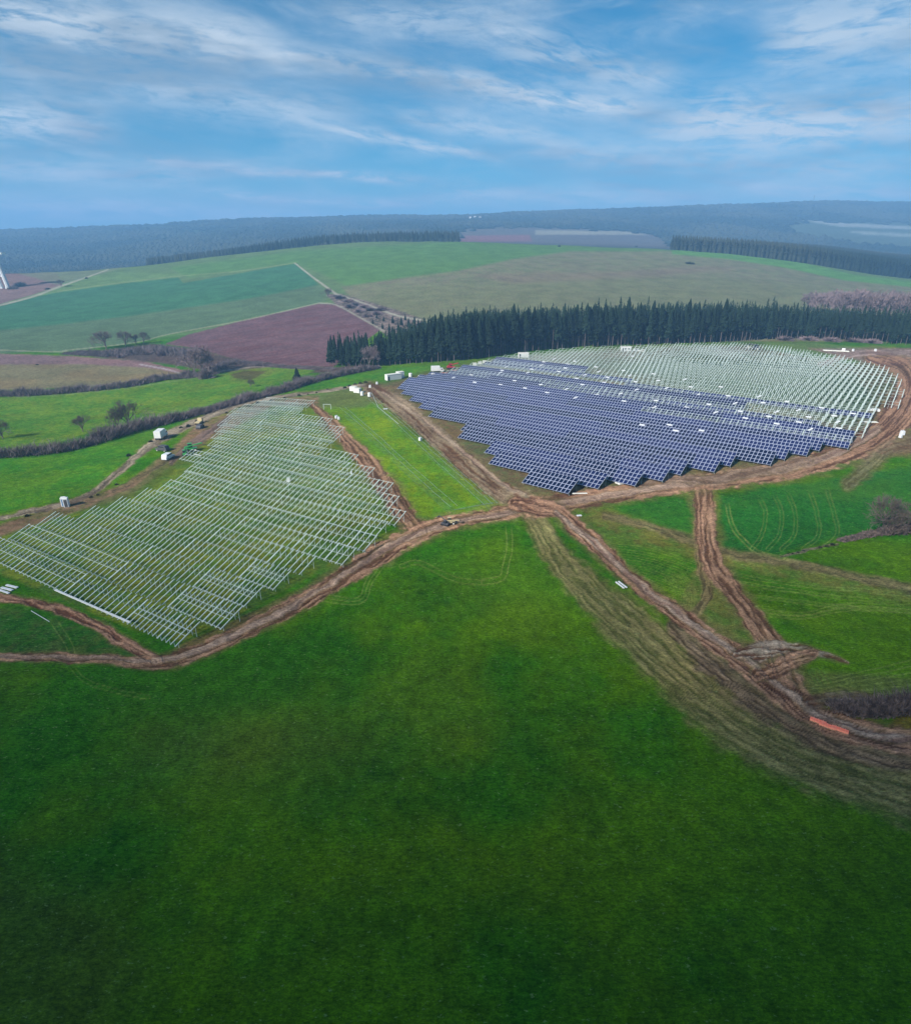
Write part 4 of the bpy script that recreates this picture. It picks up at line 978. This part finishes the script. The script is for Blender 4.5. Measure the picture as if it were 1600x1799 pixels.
def truck(u, v, rz, lab, L=6.2, box=True, m='white', cabm='white', name='delivery_truck', k=1.0):
    t = thing(name, lab, 'truck', at(u, v), rz); t.scale = (k, k, k)
    g = Geo(); g.box((0, 0, .75), (L, 1.0, .25), M['steel']); link('chassis', g.mesh('chassis'), t)
    if box: g = Geo(); g.box((-.85, 0, 2.1), (L - 2.0, 2.35, 2.4), M[m]); link('cargo_box', g.mesh('cargo_box', .06), t)
    else: g = Geo(); g.box((-.85, 0, 1.05), (L - 2.0, 2.3, .35), M[m]); link('flat_bed', g.mesh('flat_bed', .03), t)
    c = Geo(); x = L / 2 - .95; c.prism([(x - .9, .6), (x + 1.0, .6), (x + 1.0, 1.35), (x + .55, 2.3), (x - .9, 2.35)], -1.05, 1.05, M[cabm]); cb = link('cab', c.mesh('cab', .05), t)
    g = Geo(); g.poly([(x + 1.012, -.9, 1.38), (x + 1.012, .9, 1.38), (x + .59, .9, 2.22), (x + .59, -.9, 2.22)], M['glass']); link('windscreen', g.mesh('windscreen'), cb)
    for s in (-1, 1): g = Geo(); g.box((x + .05, s * 1.06, 1.75), (.9, .03, .55), M['glass']); link('window', g.mesh('window'), cb)
    for xx in (-L / 2 + 1.0, L / 2 - .9):
        for s in (-1, 1): wheel_(t, xx, s * .95)
    return t
def car(u, v, rz, lab, m='pale', L=4.4, van=False):
    t = thing('parked_car', lab, 'car', at(u, v), rz); h = 1.9 if van else 1.45
    pr = [(-L/2, .35), (L/2, .35), (L/2, .8), (L/2 - .9, .95), (L/2 - 1.6, h), (-L/2 + .5, h), (-L/2 + .02, .95)]
    g = Geo(); g.prism(pr, -.88, .88, M[m]); b = link('body', g.mesh('body', .07), t)
    for s in (-1, 1): g = Geo(); g.box((-.25, s * .89, h - .32), (L * .48, .03, .38), M['glass']); link('window', g.mesh('window'), b)
    g = Geo(); x0, x1 = L/2 - .98, L/2 - 1.55; g.poly([(x0, -.75, 1.02), (x0, .75, 1.02), (x1 + .03, .7, h - .05), (x1 + .03, -.7, h - .05)], M['glass']); link('windscreen', g.mesh('windscreen'), b)
    for xx in (-L/2 + .8, L/2 - .85):
        for s in (-1, 1): wheel_(t, xx, s * .82, .34, .22)
    return t
def loader(u, v, rz, lab, m='green', name='telehandler', boom_up=.25, tracks=False, k=1.0):
    t = thing(name, lab, 'machine', at(u, v), rz); t.scale = (k, k, k)
    g = Geo(); g.prism([(-1.9, .7), (1.9, .7), (1.9, 1.25), (.3, 1.35), (-1.9, 1.55)], -.75, .75, M[m]); link('body', g.mesh('body', .06), t)
    g = Geo(); g.prism([(-.9, 1.3), (.65, 1.3), (.45, 2.55), (-.75, 2.55)], -.05, .85, M['glass']); c = link('cab', g.mesh('cab', .04), t)
    g = Geo(); g.box((-.15, .4, 2.6), (1.45, 1.0, .09), M[m]); link('roof', g.mesh('roof', .02), c)
    e = Vector((3.6, -.45, 1.5 + 4.5 * math.sin(boom_up))); g = Geo(); g.beam((-1.6, -.45, 1.75), e, .32, .36, M[m]); b = link('boom', g.mesh('boom', .03), t)
    g = Geo(); g.box(e + Vector((.1, .2, -.35)), (.12, 1.3, .8), M['steel']); [g.box(e + Vector((.75, .2 + s * .4, -.72)), (1.3, .12, .07), M['steel']) for s in (-1, 1)]; link('fork', g.mesh('fork'), b)
    if tracks:
        for s in (-1, 1): g = Geo(); g.prism([(-1.8, .1), (1.8, .1), (2.05, .45), (1.8, .8), (-1.8, .8), (-2.05, .45)], s * .95 - .25, s * .95 + .25, M['black']); link('track', g.mesh('track', .04), t)
    else:
        for xx in (-1.25, 1.3):
            for s in (-1, 1): wheel_(t, xx, s * .95, .62, .4)
    return t
aL = facing(262, 775, 300, 752)
truck(284, 770, aL, 'white box truck parked on the gravel lane at left', 6.6, k=1.0)
car(286, 792, aL + 1.2, 'dark van standing below the white box truck', 'steel', 4.6, True)
car(296, 806, aL - .2, 'white car beside the rack corner below the truck', 'pale', 4.6, True)
car(352, 752, aL, 'dark car parked by the top of the left racks', 'steel', 4.5)
truck(350, 744, aL, 'sand coloured flatbed truck on the lane near the left racks', 6, False, 'sand', 'sand', k=.8)
loader(336, 793, .4, 'green telehandler working among the left racks', 'green', k=1.0)
loader(326, 800, 1.8, 'second green machine just below the green telehandler', 'green', 'skid_loader', .1, k=.7)
loader(790, 921, .1, 'sand coloured telehandler at the track by the green strip', 'sand', k=.62, boom_up=.05)
loader(782, 923, 2.6, 'small tracked pile driver beside the sand telehandler', 'steel', 'pile_driver', .6, True, .5)
cabin(691, 667, 'long white site cabin at the top left of the blue park', 8.2, 2.5, 2.7, facing(678, 668, 705, 664), 'white', True, 0)
cabin(703, 664, 'short white site cabin with dark open end beside the long one', 3.4, 2.6, 3.0, facing(678, 668, 705, 664), 'white', True, 0)
cabin(766, 665, 'grey white cabin standing at the corner of the blue tables', 4.6, 2.4, 2.4, 0, 'pale', False, 1)
truck(768, 654, .15, 'white lorry on the edge of the grass above the blue park', 6.5, k=1.0)
cabin(919, 628, 'white cabin at the wood edge left of centre', 6.0, 2.5, 2.6, .05, 'white', True, 0)
cabin(1099, 617, 'white cabin with windows at the wood edge in the centre', 6.0, 2.5, 2.6, 0, 'white', True, 2)
car(1118, 617, .2, 'pale car right of the central white cabin', 'pale'); car(1127, 618, 2.9, 'cream pickup at the wood edge right of the cabin', 'cream')
loader(1327, 614, 2.4, 'dark telehandler on the grass behind the right-hand racks', 'steel', k=1.2)
truck(1316, 613, 3.1, 'grey flatbed left of the dark telehandler', 5.5, False, 'cream', 'cream', k=.8)
car(1481, 617, 1.0, 'small white van near the muddy corner at far right', 'white', 4.2, True)
loader(792, 648, .2, 'red excavator on bare soil at the wood edge', 'red', 'excavator', .3, True, 1.1)
def pile(u, v, L, W, Hh, rz, lab, m='red', name='material_pile', cat='pile', n=6, group=None):
    p = at(u, v); t = thing(name, lab, cat, p, rz, group); g = Geo(); rr = random.Random(int(u))
    for k in range(n): z = .08 + k * Hh / n; s = 1 - .25 * k / n; g.beam((-L / 2 * s * rr.uniform(.85, 1), -W / 2 + W * ((k * .61) % 1), z), (L / 2 * s, -W / 2 + W * ((k * .61 + .08) % 1), z + .05), .28, .16, M[m])
    link('beams', g.mesh('beams'), t)
    return t
pile(785, 657, 7, 2.6, 1.0, .2, 'heap of red steel beside the red excavator', 'red'); pile(800, 652, 8, 1.6, .7, .5, 'long red beams right of the red excavator', 'red')
for i, (u, v) in enumerate([(834,642),(843,640),(851,638),(858,640),(873,635),(880,634),(887,633)]): cabin(u, v, f'small pale crate, {ordn(i + 1)} from the left in the line at the wood edge', 1.8, 1.4, 1.2, .2, 'cream', False, 0, 'crate', 'pale crates at the wood edge')
def toilet(u, v, lab, m='blue', rz=0, group=None, h=2.3, w_=1.15):
    t = thing('portable_toilet', lab, 'toilet', at(u, v), rz, group); g = Geo(); g.box((0, 0, h / 2), (w_, w_, h), M['pale']); link('body', g.mesh('body', .06), t)
    g = Geo(); g.box((0, -w_ / 2 - .01, h * .47), (w_ * .6, .05, h * .82), M[m]); link('door', g.mesh('door'), t); g = Geo(); g.box((0, 0, h + .06), (w_ + .08, w_ + .08, .16), M['white'], None, .8); link('roof', g.mesh('roof'), t)
toilet(114, 889, 'white portable toilet beside the gravel lane on the left', 'blue', .3); toilet(118, 890, 'second portable toilet close against the first on the left lane', 'steel', .3)
wl = [(621,685,2.6),(628,688,2.6),(636,692,1.6),(649,695,1.4)]
cabin(621, 687, 'white box trailer at the left of the row of white tanks', 3.0, 2.0, 1.9, -.4, 'white', False, 0, 'box_trailer')
cabin(628, 690, 'second white box trailer in the row above the green strip', 3.0, 2.0, 1.9, -.4, 'white', False, 0, 'box_trailer')
def tank(u, v, lab, r=.75, h=1.7):
    t = thing('water_tank', lab, 'tank', at(u, v)); g = Geo(); g.cyl((0, 0, .2), (0, 0, h), r, r, M['white'], 14); g.cyl((0, 0, h), (0, 0, h + .25), r, r * .4, M['white'], 14); link('shell', g.mesh('shell'), t)
    g = Geo(); g.box((0, 0, .1), (r * 2, r * 2, .2), M['steel']); link('base', g.mesh('base'), t); g = Geo(); g.cyl((0, 0, h + .25), (0, 0, h + .36), r * .3, r * .3, M['steel'], 10); link('lid', g.mesh('lid'), t)
tank(636, 695, 'upright white tank third along the row above the green strip'); tank(649, 697, 'upright white tank at the right end of that row'); tank(721, 662, 'white tank right of the white site cabins', .9, 1.8); tank(737, 664, 'small white tank by the top corner of the blue tables', .7, 1.2)
def sack(u, v, lab, s=1.0):
    s *= .82
    t = thing('big_bag', lab, 'bag', at(u, v), random.random()); g = Geo(); g.box((0, 0, .55 * s), (1.0 * s, 1.0 * s, 1.1 * s), M['pale'], None, .86); link('bag', g.mesh('bag', .12), t)
    g = Geo(); [g.cyl((x * s, y_ * s, 1.05 * s), (x * .5 * s, y_ * .5 * s, 1.35 * s), .05, .05, M['pale'], 4) for x in (-.35, .35) for y_ in (-.35, .35)]; link('straps', g.mesh('straps'), t)
sack(591, 735, 'white bag on the grass at the top of the green strip', 1.2); sack(595, 737, 'second white bag leaning by the first on the green strip', 1.1); sack(738, 774, 'white bag between the stake lines of the green strip', 1.2)
sack(650, 693 - 12, 'white bag in the mud left of the white cabins', 1.3); sack(662, 675, 'white bag close under the long white cabin', 1.2); sack(507, 846, 'lone white bag among the left racks', 1.3); sack(617, 832, 'small white bag at the right edge of the left racks', .8)
sack(1494, 778, 'white bag at the lower right end of the blue tables', .9); sack(1386, 788, 'white bag by the corner of the lower blue tables', .9); sack(1391, 793, 'second white bag by the lower blue tables', .9); sack(1391, 798, 'third white bag by the lower blue tables', .8); sack(1466, 785 - 11, 'white bag by the step of the blue tables at right', .9)
sack(1584, 764, 'white wrapped bag on the grass at the right edge', 1.6); sack(1581, 769, 'second wrapped bag at the right edge', 1.2); sack(1498, 626 - 9, 'white bag on the mud at far right', 1.4); sack(1537, 617, 'small white bag in the far right mud', 1.5)
def slabs(u, v, lab, L, W, n, rz, m='pale', name='pallet_stack', cat='pallets', gap=.35, h=.18):
    t = thing(name, lab, cat, at(u, v), rz)
    for k in range(n):
        g = Geo(); g.box((0, (k - (n - 1) / 2) * (W + gap), h / 2 + .12), (L, W, h), M[m]); link('bundle', g.mesh('bundle', .02), t)
        for s in (-1, 1): g = Geo(); g.box((s * L * .35, (k - (n - 1) / 2) * (W + gap), .04), (.12, W + .08, .16), M['wood']); link('bearer', g.mesh('bearer'), t)
    return t
slabs(17, 1034, 'pair of pale rail bundles at the left end of the lower track', 3.0, .5, 2, facing(5, 1030, 30, 1036), gap=.5); slabs(8, 1041, 'single rail bundle below the pair at the left edge', 3.0, .4, 1, facing(5, 1036, 26, 1043))
slabs(1091, 1029, 'pair of white rail bundles on the grass beside the long track', 2.6, .28, 2, facing(1083, 1021, 1100, 1034), gap=.35)
slabs(1088, 850, 'opened pallet of white sheets in front of the blue tables', 1.8, .9, 2, .5, 'white', gap=.1, h=.4); slabs(677, 719, 'small pale pallet at the top of the right stake line', 1.8, .8, 1, .2)
slabs(1017, 907, 'small pale pallet on the mud of the track crossing', 1.2, .6, 1, .2); slabs(1018, 877 - 9, 'pale timber on the soil under the blue tables', 4, .5, 1, .05, 'cream')
slabs(1528, 742, 'pale timber stack at the right end of the racks', 5, .7, 2, -.1, 'cream'); slabs(1534, 722, 'row of white crates below the last racks at right', 2, 1.1, 3, 1.2, 'white', h=.8); slabs(1468, 617, 'long pale heap of boards on the far right grass', 14, 2.0, 1, -.35, 'cream', h=.5)
slabs(1465, 775 + 8, 'red drum crate on mud by the step of the blue tables', 1.2, .8, 1, .3, 'red', h=.7)
slabs(347, 800, 'white bundle of rails lying on the left racks edge', 3.2, .35, 1, facing(335, 798, 350, 801), 'white')
def crate_row(u, v, lab, rz, k):
    t = thing('orange_crate', lab, 'crate', at(u, v), rz, 'orange crates on the muddy track'); g = Geo(); L = 1.95
    g.box((0, 0, .08), (L, .62, .1), M['wood']); link('pallet', g.mesh('pallet'), t)
    g = Geo()
    for i in range(5): g.box((0, -.24 + i * .12, .30), (L, .09, .26), M['orange' if i % 2 else 'orange2'])
    g.box((0, 0, .24), (L - .1, .5, .12), M['orange']); link('tubes', g.mesh('tubes'), t)
    for s in (-.55, .0, .55): g = Geo(); g.box((s, 0, .32), (.08, .66, .36), M['orange2']); link('strap', g.mesh('strap'), t)
ro = facing(1430, 1268, 1484, 1287)
crate_row(1436, 1270, 'bundle of orange tubes, nearest the hedge end, on the muddy track', ro, 0); crate_row(1452, 1278, 'bundle of orange tubes in the middle of the three on the track', ro, 1); crate_row(1475, 1285, 'bundle of orange tubes at the right of the three on the track', ro, 2)
# the long loose beam in front of the left racks and other single rails
def rail(u0, v0, u1, v1, w_, h, lab, name='steel_rail', m='galv', z=.1, posts=False):
    a, b = at(u0, v0), at(u1, v1); g = Geo(); N_ = 12 if (b - a).length > 10 else 1; c = (a + b) / 2
    g.beam(a - c + Vector((0, 0, z)), b - c + Vector((0, 0, z)), w_, h, M[m]); o = link(name, g.mesh(name), None, c); return tag(o, lab, 'rail')
rail(99, 1044, 231, 1102, .34, .16, 'long bright steel beam along the front of the left racks', 'steel_beam', 'white', .95)
rail(55, 1074, 87, 1093, .09, .08, 'single pale rail lying in the grass below the left track'); rail(653, 690, 664, 715, .12, .1, 'thin pale pipe running down from the last white tank', 'pipe'); rail(664, 715, 700, 745, .10, .08, 'thin pale rail along the top of the right stake line')
# small gate frame
p = at(575, 719); t = thing('goal_frame', 'small grey frame standing on the grass at the top of the strip', 'frame', p, -.05); Wf, Hf = 13 * px2m(p), 9 * px2m(p)
for s in (-1, 1):
    g = Geo(); g.beam((s * Wf / 2, 0, -.2), (s * Wf / 2, 0, Hf), .14, .14, M['galv']); link('post', g.mesh('post'), t)
    g = Geo(); g.beam((s * Wf / 2, 0, Hf), (s * Wf / 2, 1.6, 0), .1, .1, M['galv']); link('brace', g.mesh('brace'), t)
g = Geo(); g.beam((-Wf / 2, 0, Hf), (Wf / 2, 0, Hf), .14, .14, M['galv']); link('crossbar', g.mesh('crossbar'), t)
# driven steel posts waiting in lines on the green strip
RL = {}
for li, (a, b, offs, n_) in enumerate([((597, 716), (793, 893), (0, 1.9), 17), ((652, 700), (862, 888), (-1.4, .7, 2.0), 19), ((795, 897), (868, 884), (0,), 3)]):
    P0, P1 = at(*a), at(*b); d = (P1 - P0); st_ = d / n_; s = Vector((-d.y, d.x, 0)).normalized()
    for of in offs:
        for k in range(n_):
            w0, w1 = (P0 + st_ * (k + .04) + s * (of + random.uniform(-.15, .15)), P0 + st_ * (k + .93) + s * (of + random.uniform(-.15, .15)))
            for q in (w0, w1): q.z = float(height(q.x, q.y)) + .16
            L = (w1 - w0).length; key = round(L * 2)
            if key not in RL: g = Geo(); g.beam((-.5, 0, 0), (.5, 0, 0), .08, .08, M['steelg']); RL[key] = g.mesh('laid_rail')
            o = link('laid_rail', RL[key]); xa = (w1 - w0).normalized(); ya = Vector((-xa.y, xa.x, 0)).normalized(); za = xa.cross(ya); c = (w0 + w1) / 2
            o.matrix_world = Matrix(((xa.x * L, ya.x, za.x, c.x), (xa.y * L, ya.y, za.y, c.y), (xa.z * L, ya.z, za.z, c.z), (0, 0, 0, 1)))
            tag(o, ['thin steel rail laid out in the left line along the green strip', 'thin steel rail laid out in the right line along the green strip', 'thin steel rail in the line closing the foot of the green strip'][li], 'rail', ['rails of the left line', 'rails of the right line', 'rails of the foot line'][li])
# white module packs resting on the tables
PK = """889,645 882,651 934,649 927,655 951,642 955,636 973,631 1009,635 998,640 993,647 982,653 1013,665 1027,659 1047,645 1052,653 1067,663 1061,672 1023,676 950,676 904,669 879,676 922,682 961,690 995,684 1011,699 1048,694 1090,692 1096,705 1095,651 1106,660 1116,671 1118,685 1148,657 1156,669 1152,704 1149,716 1111,626 1203,667 1213,680 1171,682 1226,694 1245,711 1266,680 1279,696 1291,709 1333,697 1340,708 1300,723 1257,725 1206,716 1309,735 1350,732 1364,724 1382,706 1364,745 1176,747 1232,757 1402,721 1443,717 1420,733 1403,742 1465,731 1498,727 1471,742 1473,753 1423,755 834,672 796,664 828,659 879,655 1128,747 1187,757"""
pts = sorted(tuple(map(float, s.split(','))) for s in PK.split())
g = Geo(); g.box((0, 0, 0), (1.9, .62, .22), M['pale']); PKM = g.mesh('module_pack', .03)
a = R(36.5); D = Vector((math.cos(a), -math.sin(a), 0)); N_ = Vector((math.sin(a), math.cos(a), 0))
for i, (u, v) in enumerate(pts):
    # meet the tilted plane of the row that the line of sight hits first
    t_ = (899.5 - v) / F; dr = Vector(((u - 800) / F, cP + t_ * sP, -sP + t_ * cP)); best = None
    for r in range(40):
        n0 = 137.6 + r * 8.05; # plane through n0 with slope TR
        nh = Vector((-math.sin(TR) * N_.x, -math.sin(TR) * N_.y, math.cos(TR))); g0 = n0 / N_.dot(dr) * dr; gz = float(height(g0.x, g0.y)); P0 = Vector((N_.x * n0, N_.y * n0, gz + LOW))
        k = (P0 - Vector((0, 0, H))).dot(nh) / dr.dot(nh); q = Vector((0, 0, H)) + dr * k; s = (q.x * N_.x + q.y * N_.y - n0) / math.cos(TR)
        if 0.2 < s < LR - .2: best = (q, nh); break
    if not best: continue
    q, nh = best; cross = (i * 7) % 3 == 0; ya = nh.cross(D).normalized(); xa = D
    if cross: xa, ya = (ya * .8 + D * .6).normalized(), None
    ya = nh.cross(xa).normalized(); o = link('module_pack', PKM); c = q + nh * .18
    o.matrix_world = Matrix(((xa.x, ya.x, nh.x, c.x), (xa.y, ya.y, nh.y, c.y), (xa.z, ya.z, nh.z, c.z), (0, 0, 0, 1)))
    tag(o, f'white module pack lying {"slantwise" if cross else "lengthwise"} on a rack, {ordn(i + 1)} counted from the left', 'package', 'white module packs resting on the racks')

# the leaning white tower at the left edge
p = at(10, 506); s = px2m(p); t = thing('observation_tower', 'leaning white two-legged tower with flat platform at the left edge', 'tower', p)
for x0, x1 in ((5, -4), (-7, -14)):
    g = Geo(); g.cyl((x0 * s, 0, -1), (x1 * s, 0, 55 * s), 3.6 * s, 2.6 * s, M['concrete'], 8); g.box((x0 * s, 0, 0), (7 * s, 7 * s, 3 * s), M['concrete']); link('leg', g.mesh('leg'), t)
g = Geo(); g.beam((0 * s, 0, 20 * s), (-9 * s, 0, 20 * s), 1.6 * s, 1.6 * s, M['concrete']); link('brace', g.mesh('brace'), t)
g = Geo(); g.box((-6 * s, 0, 56.5 * s), (36 * s, 12 * s, 3.2 * s), M['white']); link('platform', g.mesh('platform'), t)
g = Geo(); g.box((-9 * s, 0, 61 * s), (24 * s, 10 * s, 1.6 * s), M['white']); [g.beam((x * s, y_ * s, 57 * s), (x * s, y_ * s, 61 * s), .8 * s, .8 * s, M['concrete']) for x in (-18, 0) for y_ in (-4, 4)]; link('roof', g.mesh('roof'), t)
# tiny farm buildings on the skyline
for i, (u, v) in enumerate([(826, 385), (834, 384), (843, 385)]):
    q = at(u, v + 2); t = thing('farmhouse', ['white farmhouse at the left of three on the skyline', 'white farmhouse in the middle of three on the skyline', 'white farmhouse at the right of three on the skyline'][i], 'house', q + Vector((0, 0, 2)))
    g = Geo(); g.box((0, 0, 6), (8, 7, 12), M['pale']); link('wall', g.mesh('wall'), t); g = Geo(); g.prism([(-4.6, 12), (4.6, 12), (0, 15)], -4, 4, M['steel']); link('roof', g.mesh('roof'), t)
# masts on the right skyline
for u, lab in ((1428, 'thin mast on the right skyline hill'), (1517, 'second thin mast far right on the skyline hill')):
    q = at(u, 356); g = Geo(); g.cyl((0, 0, -2), (0, 0, 34), 1.6, .7, M['steel'], 6); g.box((0, 0, 28), (5, 1.5, 1.5), M['steel']); tag(link('radio_mast', g.mesh('radio_mast'), None, q), lab, 'mast')

# ------------------------------------------------------------------ unseen blocker, cloud-like, added behind the camera to darken the near meadow
bm = bmesh.new(); bmesh.ops.create_icosphere(bm, subdivisions=5, radius=1)
for v in bm.verts:
    c = v.co.copy(); k = 1 + .22 * (float(vnoise(np.array(c.x * 3 + 9), np.array(c.y * 3 + c.z * 2))) - .5) + .1 * (float(vnoise(np.array(c.x * 9), np.array(c.y * 9 + c.z * 7))) - .5); v.co = Vector((c.x * 900 * k, c.y * 420 * k, c.z * 70 * k))
me = bpy.data.meshes.new('cloud_or_blocker'); bm.to_mesh(me); bm.free(); me.polygons.foreach_set('use_smooth', [True] * len(me.polygons)); me.materials.append(mat('blocker_white', (.85, .86, .88), 1, 0, .03, .01))
CLH = 820.0; base = Vector((0, -312, 0)) + Vector((sd_.x, sd_.y, sd_.z)) * (CLH / sd_.z)
cl = link('cloud_or_blocker', me, None, base); cl['kind'] = 'structure'

# ------------------------------------------------------------------ haze
g = Geo(); g.box((0, 2700, 150), (14000, 8400, 400), M['white']); me = g.mesh('haze'); me.materials.clear()
hm = bpy.data.materials.new('haze'); hm.use_nodes = True; t = NT(hm.node_tree); t.n.clear(); oo = t.new('ShaderNodeOutputMaterial'); pv = t.new('ShaderNodeVolumePrincipled')
pv.inputs['Color'].default_value = (.30, .60, 1.0, 1); pv.inputs['Density'].default_value = .00032; pv.inputs['Anisotropy'].default_value = .0
t.link(pv.outputs[0], oo.inputs['Volume']); me.materials.append(hm); o = link('haze', me); o['kind'] = 'stuff'; o['label'] = 'blue haze thickening over the distant hills'; o['category'] = 'haze'
